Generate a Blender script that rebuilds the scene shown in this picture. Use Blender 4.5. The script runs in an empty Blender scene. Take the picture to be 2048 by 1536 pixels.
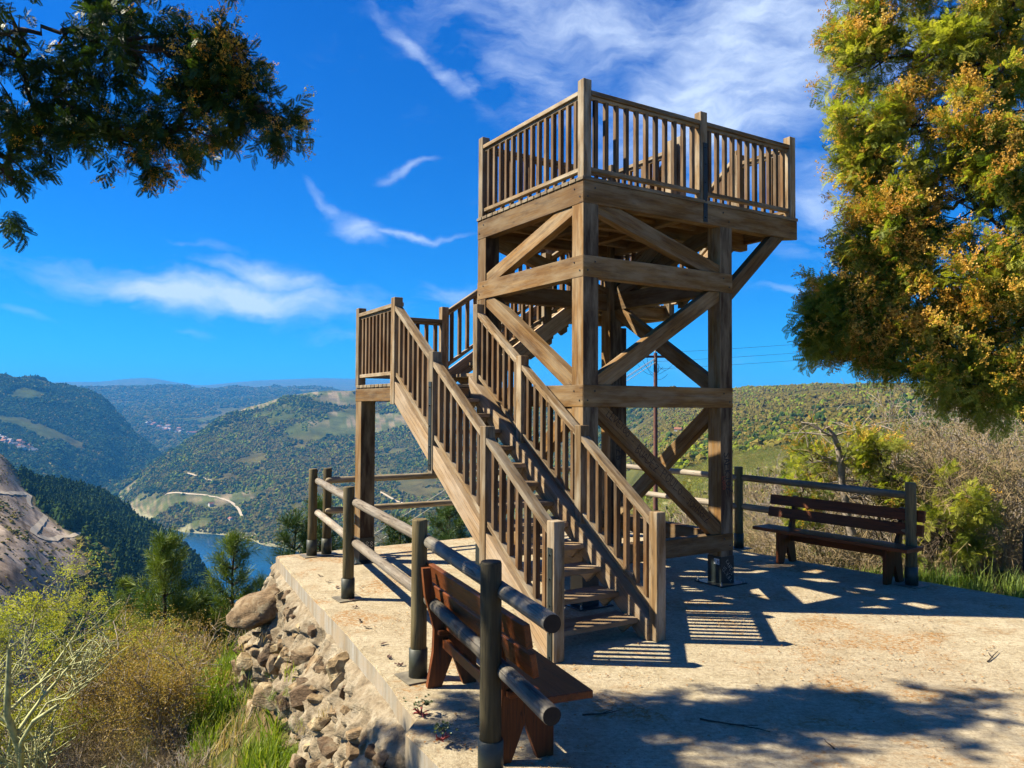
import bpy, bmesh, math, random
import numpy as np
from mathutils import Vector, Matrix, Euler

random.seed(7)
RNG = np.random.default_rng(11)
SC = bpy.context.scene
COL = SC.collection

# ------------------------------------------------------------------ camera
CAM_F, CAM_PITCH, CAM_ROLL, EYE = 1563.4, 0.0303, 0.0048, 1.9
cam_data = bpy.data.cameras.new('camera')
cam_data.sensor_width = 36.0
cam_data.lens = 36.0 * CAM_F / 2048.0
cam_data.clip_start = 0.05
cam_data.clip_end = 60000.0
cam = bpy.data.objects.new('camera', cam_data)
COL.objects.link(cam)
cam.matrix_world = (Matrix.Translation((0, 0, EYE)) @ Matrix.Rotation(math.pi / 2 + CAM_PITCH, 4, 'X')
                    @ Matrix.Rotation(CAM_ROLL, 4, 'Z'))
SC.camera = cam

# ------------------------------------------------------------------ sun and sky
SUN_EL = math.radians(45.5)
SUN_DIR = Vector((-0.9962, 0.075, 0)).normalized() * math.cos(SUN_EL) + Vector((0, 0, math.sin(SUN_EL)))
sun_data = bpy.data.lights.new('sun', 'SUN')
sun_data.energy = 5.0
sun_data.angle = math.radians(0.53)
sun_data.color = (1.0, 0.90, 0.70)
sun = bpy.data.objects.new('sun', sun_data)
COL.objects.link(sun)
sun.rotation_euler = SUN_DIR.to_track_quat('Z', 'Y').to_euler()

SC.view_settings.view_transform = 'Standard'
SC.view_settings.look = 'None'
SC.view_settings.gamma = 1.0
SC.view_settings.use_curve_mapping = False
SC.view_settings.exposure = 1.55
SC.render.engine = 'CYCLES'
SC.cycles.use_denoising = True
SC.cycles.denoiser = 'OPENIMAGEDENOISE'
SC.cycles.max_bounces = 6
SC.cycles.diffuse_bounces = 2
SC.cycles.glossy_bounces = 2
SC.cycles.transmission_bounces = 3
SC.cycles.transparent_max_bounces = 16
SC.cycles.volume_bounces = 0
SC.cycles.use_adaptive_sampling = True
SC.cycles.adaptive_threshold = 0.02
SC.cycles.sample_clamp_indirect = 6.0
SC.cycles.caustics_reflective = False
SC.cycles.caustics_refractive = False


class NT:
    """small helper to write shader node graphs"""
    def __init__(self, tree):
        self.t = tree

    def n(self, typ, **kw):
        nd = self.t.nodes.new(typ)
        for k, v in kw.items():
            if k.startswith('i_'):
                nd.inputs[k[2:].replace('_', ' ')].default_value = v
            else:
                setattr(nd, k, v)
        return nd

    def l(self, a, b):
        self.t.links.new(a, b)

    def val(self, sock, x):
        if isinstance(x, (int, float)):
            sock.default_value = x
        elif isinstance(x, (tuple, list)):
            sock.default_value = x
        else:
            self.l(x, sock)

    def m(self, op, a, b=None, c=None, clamp=False):
        nd = self.t.nodes.new('ShaderNodeMath')
        nd.operation = op
        nd.use_clamp = clamp
        self.val(nd.inputs[0], a)
        if b is not None:
            self.val(nd.inputs[1], b)
        if c is not None:
            self.val(nd.inputs[2], c)
        return nd.outputs[0]

    def vm(self, op, a, b=None):
        nd = self.t.nodes.new('ShaderNodeVectorMath')
        nd.operation = op
        self.val(nd.inputs[0], a)
        if b is not None:
            self.val(nd.inputs[1], b)
        return nd.outputs[0]

    def mix(self, fac, a, b, mode='MIX'):
        nd = self.t.nodes.new('ShaderNodeMix')
        nd.data_type = 'RGBA'
        nd.blend_type = mode
        self.val(nd.inputs[0], fac)
        self.val(nd.inputs[6], a if not isinstance(a, tuple) else (*a, 1) if len(a) == 3 else a)
        self.val(nd.inputs[7], b if not isinstance(b, tuple) else (*b, 1) if len(b) == 3 else b)
        return nd.outputs[2]

    def ramp(self, fac, stops, interp='LINEAR'):
        nd = self.t.nodes.new('ShaderNodeValToRGB')
        nd.color_ramp.interpolation = interp
        el = nd.color_ramp.elements
        while len(el) < len(stops):
            el.new(0.5)
        for e, (p, c) in zip(el, stops):
            e.position = p
            if isinstance(c, (int, float)):
                c = (c, c, c)
            e.color = (*c, 1) if len(c) == 3 else c
        self.val(nd.inputs[0], fac)
        return nd.outputs[0]

    def noise(self, vec, scale, detail=4, rough=0.55, dist=0.0, w=None):
        nd = self.t.nodes.new('ShaderNodeTexNoise')
        nd.inputs['Scale'].default_value = scale
        nd.inputs['Detail'].default_value = detail
        nd.inputs['Roughness'].default_value = rough
        nd.inputs['Distortion'].default_value = dist
        if vec is not None:
            self.l(vec, nd.inputs['Vector'])
        return nd.outputs['Fac']

    def mapping(self, vec, scale=(1, 1, 1), loc=(0, 0, 0), rot=(0, 0, 0)):
        nd = self.t.nodes.new('ShaderNodeMapping')
        nd.inputs['Scale'].default_value = scale
        nd.inputs['Location'].default_value = loc
        nd.inputs['Rotation'].default_value = rot
        self.l(vec, nd.inputs['Vector'])
        return nd.outputs[0]

    def bump(self, height, strength=0.3, dist=0.01, normal=None):
        nd = self.t.nodes.new('ShaderNodeBump')
        nd.inputs['Strength'].default_value = strength
        nd.inputs['Distance'].default_value = dist
        self.l(height, nd.inputs['Height'])
        if normal is not None:
            self.l(normal, nd.inputs['Normal'])
        return nd.outputs[0]


world = bpy.data.worlds.new('World')
SC.world = world
world.use_nodes = True
wt = NT(world.node_tree)
wt.t.nodes.clear()
w_out = wt.n('ShaderNodeOutputWorld')
w_bg = wt.n('ShaderNodeBackground')
w_bg.inputs['Strength'].default_value = 0.05
sky = wt.n('ShaderNodeTexSky')
sky.sky_type = 'NISHITA'
sky.sun_disc = False
sky.sun_elevation = SUN_EL
sky.sun_rotation = math.atan2(SUN_DIR.x, SUN_DIR.y)
sky.altitude = 600
sky.air_density = 1.0
sky.dust_density = 0.3
sky.ozone_density = 3.0
hsv = wt.n('ShaderNodeHueSaturation')
hsv.inputs['Saturation'].default_value = 1.32
hsv.inputs['Value'].default_value = 1.0
wt.l(sky.outputs[0], hsv.inputs['Color'])
tc = wt.n('ShaderNodeTexCoord')
sep = wt.n('ShaderNodeSeparateXYZ')
wt.l(tc.outputs['Generated'], sep.inputs[0])
dx, dy, dz = sep.outputs
az = wt.m('ARCTAN2', dx, dy)                      # 0 straight ahead, positive to the right
el = wt.m('ARCSINE', dz)
# sky colour deepens away from the horizon on the side away from the sun
base_sky = wt.mix(1.0, hsv.outputs[0], (0.03, 0.60, 1.10), 'MULTIPLY')
comb = wt.n('ShaderNodeCombineXYZ')
wt.l(az, comb.inputs[0]); wt.l(el, comb.inputs[1])
warp = wt.n('ShaderNodeTexNoise'); warp.inputs['Scale'].default_value = 11.0; warp.inputs['Detail'].default_value = 5
wt.l(comb.outputs[0], warp.inputs['Vector'])
wv = wt.vm('SUBTRACT', warp.outputs['Color'], (0.5, 0.5, 0.5))
wsc = wt.n('ShaderNodeVectorMath'); wsc.operation = 'SCALE'; wsc.inputs[3].default_value = 0.06
wt.l(wv, wsc.inputs[0])
sk = wt.vm('ADD', comb.outputs[0], wsc.outputs[0])


def AZEL(px, py):
    x = (px - 1024) / CAM_F
    y = (768 - py) / CAM_F
    c, s = math.cos(CAM_PITCH), math.sin(CAM_PITCH)
    d = Vector((x, c - y * s, s + y * c)).normalized()
    return math.atan2(d.x, d.y), math.asin(d.z)


# soft cloud banks: centre, half sizes (image px at the photograph's scale), tilt (deg), opacity
CLOUDS = [
    (450, 592, 330, 40, 3, 1.1), (560, 560, 180, 26, 10, 0.9), (250, 562, 110, 18, -5, 0.55), (620, 632, 60, 14, 10, 0.6),
    (1180, 50, 440, 120, 8, 0.7), (1480, 140, 360, 190, -28, 0.95), (1060, 150, 220, 100, 35, 0.62),
    (1530, 60, 240, 120, -25, 0.6), (860, 130, 200, 18, 35, 0.7), (940, 180, 90, 30, 40, 0.5),
    (650, 405, 60, 16, 38, 0.6), (715, 455, 60, 30, 30, 0.8), (820, 470, 150, 9, 2, 0.75), (820, 330, 80, 11, -22, 0.65),
    (400, 490, 100, 12, 5, 0.45), (1640, 400, 120, 90, 15, 0.75), (1570, 580, 100, 12, 8, 0.5),
    (1500, 720, 120, 16, 0, 0.4), (900, 600, 120, 30, 5, 0.6), (680, 680, 90, 16, 0, 0.45),
    (230, 600, 130, 16, 0, 0.4), (40, 630, 60, 8, 0, 0.3), (1600, 500, 110, 20, 6, 0.5),
    (1050, 250, 170, 50, 30, 0.4), (1750, 100, 200, 200, 0, 0.6), (390, 668, 40, 8, 0, 0.4), (1300, 730, 200, 30, 0, 0.4),
]
mask = None
ssep = wt.n('ShaderNodeSeparateXYZ')
wt.l(sk, ssep.inputs[0])
for cx, cy, hw, hh, tilt, op in CLOUDS:
    a0, e0 = AZEL(cx, cy)
    hw_, hh_ = hw / CAM_F * 0.8, hh / CAM_F * 0.9
    t = math.radians(-tilt)
    da = wt.m('SUBTRACT', ssep.outputs[0], a0)
    de = wt.m('SUBTRACT', ssep.outputs[1], e0)
    u_ = wt.m('ADD', wt.m('MULTIPLY', da, math.cos(t) / hw_), wt.m('MULTIPLY', de, math.sin(t) / hw_))
    v_ = wt.m('ADD', wt.m('MULTIPLY', da, -math.sin(t) / hh_), wt.m('MULTIPLY', de, math.cos(t) / hh_))
    d2 = wt.m('ADD', wt.m('MULTIPLY', u_, u_), wt.m('MULTIPLY', v_, v_))
    g = wt.m('MULTIPLY', wt.m('EXPONENT', wt.m('MULTIPLY', d2, -0.8)), op)
    mask = g if mask is None else wt.m('MAXIMUM', mask, g)
# the rest of the sky outside the frame carries the same thin clouds
far_n = wt.noise(wt.mapping(comb.outputs[0], (1.5, 4, 1)), 1.2, 4)
behind = wt.m('MULTIPLY', wt.m('GREATER_THAN', wt.m('ABSOLUTE', az), 0.75), wt.ramp(far_n, [(0.55, 0.0), (0.8, 0.4)]))
fine = wt.noise(wt.mapping(sk, (1.0, 2.6, 1), rot=(0, 0, 0.35)), 10.0, 9, 0.60, 0.25)
fine2 = wt.noise(wt.mapping(sk, (1.0, 3.5, 1), rot=(0, 0, -0.25)), 26.0, 6, 0.6, 0.2)
tex = wt.m('ADD', wt.m('MULTIPLY', fine, 0.76), wt.m('MULTIPLY', fine2, 0.24))
mm = wt.m('ADD', mask, wt.m('MULTIPLY', wt.m('SUBTRACT', tex, 0.51), 2.0))
cover = wt.m('MULTIPLY', wt.m('POWER', wt.m('MULTIPLY', wt.m('MAXIMUM', wt.m('SUBTRACT', mm, 0.17), 0.0), 1.15, clamp=True), 1.15),
             wt.m('MULTIPLY', wt.m('ADD', mask, 0.10), 1.15, clamp=True))
cover = wt.m('MAXIMUM', wt.m('MULTIPLY', cover, 0.86), behind)
skyc = wt.mix(cover, base_sky, (5.6, 6.6, 8.2))
wt.l(skyc, w_bg.inputs['Color'])
wt.l(w_bg.outputs[0], w_out.inputs[0])
world.cycles.sampling_method = 'MANUAL'
world.cycles.sample_map_resolution = 512


# ------------------------------------------------------------------ image <-> place helpers
def pray(px, py):
    r = CAM_ROLL
    ddx, ddy = px - 1024, py - 768
    X = ddx * math.cos(r) + ddy * math.sin(r)
    Y = -ddx * math.sin(r) + ddy * math.cos(r)
    x, up = X / CAM_F, -Y / CAM_F
    c, s = math.cos(CAM_PITCH), math.sin(CAM_PITCH)
    return Vector((x, c - up * s, s + up * c))


def at_depth(px, py, depth):
    d = pray(px, py)
    return Vector((0, 0, EYE)) + d * (depth / d.y)


TA, TX, TY = 0.5584, 0.6822, 7.4997                # tower yaw and front corner
CA, SA = math.cos(TA), math.sin(TA)


def W(u, v, z=0.0):
    return Vector((TX + u * CA - v * SA, TY + u * SA + v * CA, z))


# ------------------------------------------------------------------ object helpers
def tag(o, label=None, cat=None, group=None, kind=None):
    if label: o['label'] = label
    if cat: o['category'] = cat
    if group: o['group'] = group
    if kind: o['kind'] = kind
    return o


def empty(name, loc=(0, 0, 0), rz=0.0, parent=None):
    o = bpy.data.objects.new(name, None)
    o.empty_display_size = 0.2
    COL.objects.link(o)
    o.location = loc
    o.rotation_euler = (0, 0, rz)
    if parent: o.parent = parent
    return o


def link(name, me, mat=None, parent=None, mtx=None, smooth=False):
    if mat is not None and not me.materials:
        me.materials.append(mat)
    if smooth:
        me.polygons.foreach_set('use_smooth', [True] * len(me.polygons))
    o = bpy.data.objects.new(name, me)
    COL.objects.link(o)
    if parent: o.parent = parent
    if mtx is not None: o.matrix_local = mtx
    return o


def mesh_from(name, verts, faces):
    me = bpy.data.meshes.new(name)
    verts = np.asarray(verts, dtype=np.float32)
    if isinstance(faces, np.ndarray):
        n, k = faces.shape
        me.vertices.add(len(verts)); me.vertices.foreach_set('co', verts.ravel())
        me.loops.add(n * k); me.loops.foreach_set('vertex_index', faces.astype(np.int32).ravel())
        me.polygons.add(n); me.polygons.foreach_set('loop_start', np.arange(0, n * k, k, dtype=np.int32))
        me.update(calc_edges=True)
    else:
        me.from_pydata([tuple(map(float, v)) for v in verts], [], faces)
        me.update()
    return me


_box_cache = {}


def box_mesh(L, w, h, bevel=0.004):
    """box from x=0..L, centred in y and z; grain runs along x"""
    key = (round(L, 3), round(w, 3), round(h, 3), bevel)
    if key in _box_cache: return _box_cache[key]
    bm = bmesh.new()
    bmesh.ops.create_cube(bm, size=1.0)
    for v in bm.verts:
        v.co = Vector(((v.co.x + .5) * L, v.co.y * w, v.co.z * h))
    if bevel > 0:
        bmesh.ops.bevel(bm, geom=list(bm.edges), offset=min(bevel, w * .2, h * .2), segments=1, affect='EDGES', clamp_overlap=True)
    me = bpy.data.meshes.new('timber')
    bm.to_mesh(me); bm.free()
    _box_cache[key] = me
    return me


_mat_mesh = {}


def with_mat(me, mat):
    key = (me.name, mat.name)
    if key not in _mat_mesh:
        m2 = me if not me.materials else me.copy()
        m2.materials.clear(); m2.materials.append(mat)
        _mat_mesh[key] = m2
    return _mat_mesh[key]


def frame(origin, ex, side):
    """matrix with local x along ex, local y near side"""
    ex = Vector(ex).normalized()
    ez = ex.cross(Vector(side)).normalized()
    ey = ez.cross(ex).normalized()
    M = Matrix((ex, ey, ez)).transposed().to_4x4()
    M.translation = Vector(origin)
    return M


def bar(name, p0, p1, w, h, mat, parent, side=(0, 1, 0), bevel=0.004):
    """timber from p0 to p1: w across 'side', h across the other way"""
    p0, p1 = Vector(p0), Vector(p1)
    L = (p1 - p0).length
    me = box_mesh(L, w, h, bevel)
    key = (me.name, mat.name)
    if key not in _mat_mesh:
        m2 = me.copy(); m2.materials.clear(); m2.materials.append(mat); _mat_mesh[key] = m2
    return link(name, _mat_mesh[key], None, parent, frame(p0, p1 - p0, side))


def plate(name, pts, grain, thick, mat, parent, off=-0.5, bevel=0.004):
    """flat polygon extruded; thickness runs from off*thick to (off+1)*thick along its normal"""
    pts = [Vector(p) for p in pts]
    n = (pts[1] - pts[0]).cross(pts[2] - pts[0])
    if n.length < 1e-9: n = (pts[2] - pts[0]).cross(pts[3] - pts[0])
    n.normalize()
    ex = Vector(grain); ex = (ex - n * ex.dot(n)).normalized()
    o = pts[0]
    ez = ex.cross(n)
    M = Matrix((ex, n, ez)).transposed().to_4x4(); M.translation = o
    bm = bmesh.new()
    loc = [((p - o).dot(ex), (p - o).dot(ez)) for p in pts]
    a = [bm.verts.new((x, off * thick, z)) for x, z in loc]
    b = [bm.verts.new((x, (off + 1) * thick, z)) for x, z in loc]
    bm.faces.new(a); bm.faces.new(list(reversed(b)))
    for i in range(len(a)):
        j = (i + 1) % len(a)
        bm.faces.new((a[j], a[i], b[i], b[j]))
    bmesh.ops.recalc_face_normals(bm, faces=list(bm.faces))
    if bevel > 0:
        bmesh.ops.bevel(bm, geom=list(bm.edges), offset=bevel, segments=1, affect='EDGES', clamp_overlap=True)
    me = bpy.data.meshes.new(name); bm.to_mesh(me); bm.free()
    return link(name, me, mat, parent, M)


def lathe_mesh(profile, seg=16, wob=0.0, seed=0, cap=True):
    """profile: list of (x, r) along local x"""
    rr = random.Random(seed)
    V = []; F = []
    ph = [rr.uniform(0, 6.28) for _ in range(3)]
    for i, (x, r) in enumerate(profile):
        for k in range(seg):
            a = 2 * math.pi * k / seg
            q = r * (1 + wob * (math.sin(2 * a + ph[0] + x * 1.3) * .5 + math.sin(3 * a + ph[1] + x * 2.1) * .5))
            V.append((x, q * math.cos(a), q * math.sin(a)))
    for i in range(len(profile) - 1):
        for k in range(seg):
            k2 = (k + 1) % seg
            F.append((i * seg + k, i * seg + k2, (i + 1) * seg + k2, (i + 1) * seg + k))
    if cap:
        F.append(tuple(reversed(range(seg))))
        F.append(tuple(range((len(profile) - 1) * seg, len(profile) * seg)))
    me = mesh_from('round', V, F)
    me.polygons.foreach_set('use_smooth', [len(p.vertices) == 4 for p in me.polygons])
    return me


def clip_poly(poly, f):
    """clip 2-D polygon by half plane f(p) >= 0"""
    out = []
    for i in range(len(poly)):
        a, b = poly[i], poly[(i + 1) % len(poly)]
        fa, fb = f(a), f(b)
        if fa >= 0: out.append(a)
        if (fa >= 0) != (fb >= 0):
            t = fa / (fa - fb)
            out.append((a[0] + (b[0] - a[0]) * t, a[1] + (b[1] - a[1]) * t))
    return out


# ------------------------------------------------------------------ numpy noise
def _hash(ix, iy, seed):
    h = (ix.astype(np.int64) * 374761393 + iy.astype(np.int64) * 668265263 + seed * 1442695041) & 0x7fffffff
    h = (h ^ (h >> 13)) * 1274126177 & 0x7fffffff
    return ((h ^ (h >> 16)) & 0xffff) / 65535.0


def vnoise(x, y, seed=0):
    ix, iy = np.floor(x), np.floor(y)
    fx, fy = x - ix, y - iy
    fx = fx * fx * (3 - 2 * fx); fy = fy * fy * (3 - 2 * fy)
    a = _hash(ix, iy, seed); b = _hash(ix + 1, iy, seed)
    c = _hash(ix, iy + 1, seed); d = _hash(ix + 1, iy + 1, seed)
    return (a * (1 - fx) + b * fx) * (1 - fy) + (c * (1 - fx) + d * fx) * fy


def fbm(x, y, octv=5, seed=0, gain=0.5):
    s = np.zeros_like(np.asarray(x, float)); amp = 1.0; tot = 0
    for i in range(octv):
        s = s + amp * (vnoise(x * 2 ** i + 13.7 * i, y * 2 ** i - 7.3 * i, seed + i) * 2 - 1)
        tot += amp; amp *= gain
    return s / tot
# ------------------------------------------------------------------ materials
def new_mat(name):
    m = bpy.data.materials.new(name)
    m.use_nodes = True
    t = NT(m.node_tree)
    bsdf = m.node_tree.nodes['Principled BSDF']
    return m, t, bsdf


def wood_mat(name, light, dark, grey=(0.36, 0.33, 0.30), greying=0.35, lamella=0.045, rough=0.75, grain=1.0, knots=True, bumps=0.35):
    m, t, b = new_mat(name)
    tcn = t.n('ShaderNodeTexCoord')
    oi = t.n('ShaderNodeObjectInfo')
    off = t.m('MULTIPLY', oi.outputs['Random'], 57.0)
    cv = t.n('ShaderNodeCombineXYZ')
    t.l(off, cv.inputs[0]); t.l(off, cv.inputs[1]); t.l(off, cv.inputs[2])
    base = t.vm('ADD', tcn.outputs['Object'], cv.outputs[0])
    g1 = t.noise(t.mapping(base, (1.4, 26, 26)), 1.0, 6, 0.62, 0.7)
    g2 = t.noise(t.mapping(base, (3.5, 110, 110)), 1.0, 3, 0.6, 0.3)
    big = t.noise(t.mapping(base, (0.9, 4, 4)), 1.0, 3, 0.5)
    gg = t.m('ADD', t.m('MULTIPLY', g1, 0.65), t.m('MULTIPLY', g2, 0.35))
    col = t.ramp(gg, [(0.33, dark), (0.52, tuple((a + c) / 2 for a, c in zip(light, dark))), (0.68, light)])
    col = t.mix(t.m('MULTIPLY', t.ramp(big, [(0.35, 0.0), (0.7, 1.0)]), 0.35), col, tuple(c * 0.55 for c in dark))
    hgt = t.m('MULTIPLY', gg, 1.0)
    sp = t.n('ShaderNodeSeparateXYZ'); t.l(tcn.outputs['Object'], sp.inputs[0])
    if lamella:
        zz = t.m('DIVIDE', t.m('ADD', sp.outputs[2], 5.0), lamella)
        fr = t.m('FRACT', zz)
        fl = t.m('FLOOR', zz)
        wn = t.n('ShaderNodeTexWhiteNoise'); wn.noise_dimensions = '2D'
        c2 = t.n('ShaderNodeCombineXYZ'); t.l(fl, c2.inputs[0])
        # boards of each lamella are finger-jointed: length pieces differ in tone
        xx = t.m('FLOOR', t.m('ADD', t.m('MULTIPLY', sp.outputs[0], 1.4), t.m('MULTIPLY', fl, 0.37)))
        t.l(t.m('ADD', xx, off), c2.inputs[1]); t.l(c2.outputs[0], wn.inputs['Vector'])
        col = t.mix(t.m('MULTIPLY', wn.outputs['Value'], 0.42), col, tuple(c * 0.42 for c in light))
        seam = t.m('LESS_THAN', fr, 0.06)
        col = t.mix(t.m('MULTIPLY', seam, 0.9), col, (0.02, 0.012, 0.008))
        hgt = t.m('SUBTRACT', hgt, t.m('MULTIPLY', seam, 0.8))
    if knots:
        vo = t.n('ShaderNodeTexVoronoi'); vo.feature = 'F1'
        t.l(t.mapping(base, (2.6, 9, 9)), vo.inputs['Vector']); vo.inputs['Scale'].default_value = 1.0
        kn = t.ramp(vo.outputs['Distance'], [(0.05, 1.0), (0.12, 0.0)])
        col = t.mix(t.m('MULTIPLY', kn, 0.75), col, (0.045, 0.022, 0.012))
    # drying cracks
    ck = t.noise(t.mapping(base, (0.8, 60, 60)), 1.0, 2, 0.4, 1.2)
    crack = t.ramp(ck, [(0.245, 1.0), (0.275, 0.0)])
    col = t.mix(t.m('MULTIPLY', crack, 0.8), col, (0.02, 0.012, 0.01))
    if not lamella:
        sk_ = t.noise(t.mapping(base, (0.7, 17, 17)), 1.0, 3, 0.5, 1.6)
        split = t.ramp(t.m('ABSOLUTE', t.m('SUBTRACT', sk_, 0.5)), [(0.004, 1.0), (0.016, 0.0)])
        col = t.mix(t.m('MULTIPLY', split, 0.7), col, (0.02, 0.014, 0.01))
        hgt = t.m('SUBTRACT', hgt, split)
    # weathered silver
    gy = t.noise(t.mapping(base, (2.0, 10, 10)), 1.0, 5, 0.6)
    col = t.mix(t.m('MULTIPLY', t.ramp(gy, [(0.40, 0.0), (0.66, 1.0)]), greying), col, grey)
    st_ = t.noise(t.mapping(base, (1.1, 5, 5)), 1.7, 6, 0.7)
    col = t.mix(t.m('MULTIPLY', t.ramp(st_, [(0.52, 0.0), (0.66, 1.0)]), 0.45), col, tuple(c * 0.35 for c in dark))
    # tone per timber
    hv = t.n('ShaderNodeHueSaturation'); t.l(col, hv.inputs['Color'])
    t.l(t.m('ADD', 0.68, t.m('MULTIPLY', oi.outputs['Random'], 0.6)), hv.inputs['Value'])
    t.l(hv.outputs[0], b.inputs['Base Color'])
    b.inputs['Roughness'].default_value = rough
    b.inputs['Specular IOR Level'].default_value = 0.25
    h2 = t.m('SUBTRACT', hgt, t.m('MULTIPLY', crack, 1.2))
    t.l(t.bump(h2, bumps, 0.004), b.inputs['Normal'])
    return m


M_GLULAM = wood_mat('glulam_timber', (0.27, 0.148, 0.040), (0.080, 0.030, 0.006), greying=0.48, grey=(0.29, 0.235, 0.15))
M_RAIL = wood_mat('railing_timber', (0.30, 0.20, 0.095), (0.10, 0.054, 0.02), greying=0.6, grey=(0.38, 0.34, 0.26), lamella=0)
M_BALUSTER = wood_mat('baluster_timber', (0.175, 0.092, 0.030), (0.062, 0.026, 0.008), greying=0.42, grey=(0.25, 0.205, 0.14), lamella=0)
M_TREAD = wood_mat('tread_timber', (0.33, 0.225, 0.12), (0.18, 0.11, 0.052), greying=0.4, grey=(0.33, 0.29, 0.235), lamella=0.14)
M_STRINGER = wood_mat('stringer_timber', (0.43, 0.30, 0.17), (0.24, 0.15, 0.075), greying=0.45, grey=(0.46, 0.40, 0.32), lamella=0.05)
M_DECK = wood_mat('deck_timber', (0.26, 0.19, 0.11), (0.11, 0.07, 0.035), greying=0.55, grey=(0.29, 0.26, 0.19), lamella=0)
M_LOGPOST = wood_mat('green_treated_log', (0.175, 0.135, 0.055), (0.055, 0.036, 0.014), greying=0.2, grey=(0.20, 0.19, 0.12), lamella=0)
M_LOGRAIL = wood_mat('silvered_log', (0.33, 0.275, 0.205), (0.11, 0.082, 0.055), greying=0.55, grey=(0.29, 0.27, 0.235), lamella=0, bumps=0.6)
M_LOGBROWN = wood_mat('brown_log', (0.33, 0.25, 0.14), (0.13, 0.09, 0.045), greying=0.45, grey=(0.40, 0.37, 0.30), lamella=0)
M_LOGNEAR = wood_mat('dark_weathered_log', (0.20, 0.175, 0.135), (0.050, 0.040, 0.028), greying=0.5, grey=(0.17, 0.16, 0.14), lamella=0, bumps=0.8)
M_POSTNEAR = wood_mat('dark_near_post', (0.10, 0.082, 0.040), (0.030, 0.022, 0.010), greying=0.2, grey=(0.12, 0.115, 0.08), lamella=0)  # darker tones than the other posts, for the nearest one
M_BENCH = wood_mat('red_brown_stained_wood', (0.215, 0.062, 0.014), (0.075, 0.019, 0.005), greying=0.06, grey=(0.17, 0.07, 0.03), lamella=0, rough=0.5, knots=True)


def plain_mat(name, col, rough=0.6, metal=0.0, noise_scale=20, var=0.3, bump=0.1, bdist=0.003, spec=0.4):
    m, t, b = new_mat(name)
    tcn = t.n('ShaderNodeTexCoord')
    n1 = t.noise(tcn.outputs['Object'], noise_scale, 6, 0.6)
    c = t.mix(t.ramp(n1, [(0.3, 0.0), (0.7, 1.0)]), tuple(x * (1 - var) for x in col), tuple(min(1, x * (1 + var)) for x in col))
    t.l(c, b.inputs['Base Color'])
    b.inputs['Roughness'].default_value = rough
    b.inputs['Metallic'].default_value = metal
    b.inputs['Specular IOR Level'].default_value = spec
    t.l(t.bump(n1, bump, bdist), b.inputs['Normal'])
    return m


M_STEEL = plain_mat('black_green_painted_steel', (0.012, 0.018, 0.018), 0.42, 0.0, 9, 0.5, 0.15)
M_SLEEVE = plain_mat('dark_olive_steel', (0.035, 0.038, 0.026), 0.5, 0.0, 12, 0.35, 0.1)
M_GALV = plain_mat('dull_galvanised_plate', (0.16, 0.14, 0.10), 0.6, 0.2, 14, 0.4, 0.1)
M_BOLT = plain_mat('zinc_bolt', (0.35, 0.34, 0.32), 0.4, 0.7)
M_ENDGRAIN = plain_mat('dark_sawn_log_end', (0.012, 0.009, 0.007), 0.95, 0, 40, 0.4, 0.3)
M_INK = plain_mat('dark_marker_ink', (0.014, 0.003, 0.002), 0.8, 0, 5, 0.2, 0)
M_BLACKINK = plain_mat('black_marker_ink', (0.008, 0.007, 0.010), 0.7, 0, 5, 0.2, 0)
M_REDINK = plain_mat('faded_red_ink', (0.20, 0.035, 0.02), 0.8, 0, 5, 0.2, 0)
M_WHITEINK = plain_mat('pale_scratched_paint', (0.42, 0.38, 0.30), 0.7, 0, 30, 0.3, 0)
M_STICKER = plain_mat('white_sticker', (0.62, 0.64, 0.66), 0.5, 0, 5, 0.05, 0)


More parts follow.
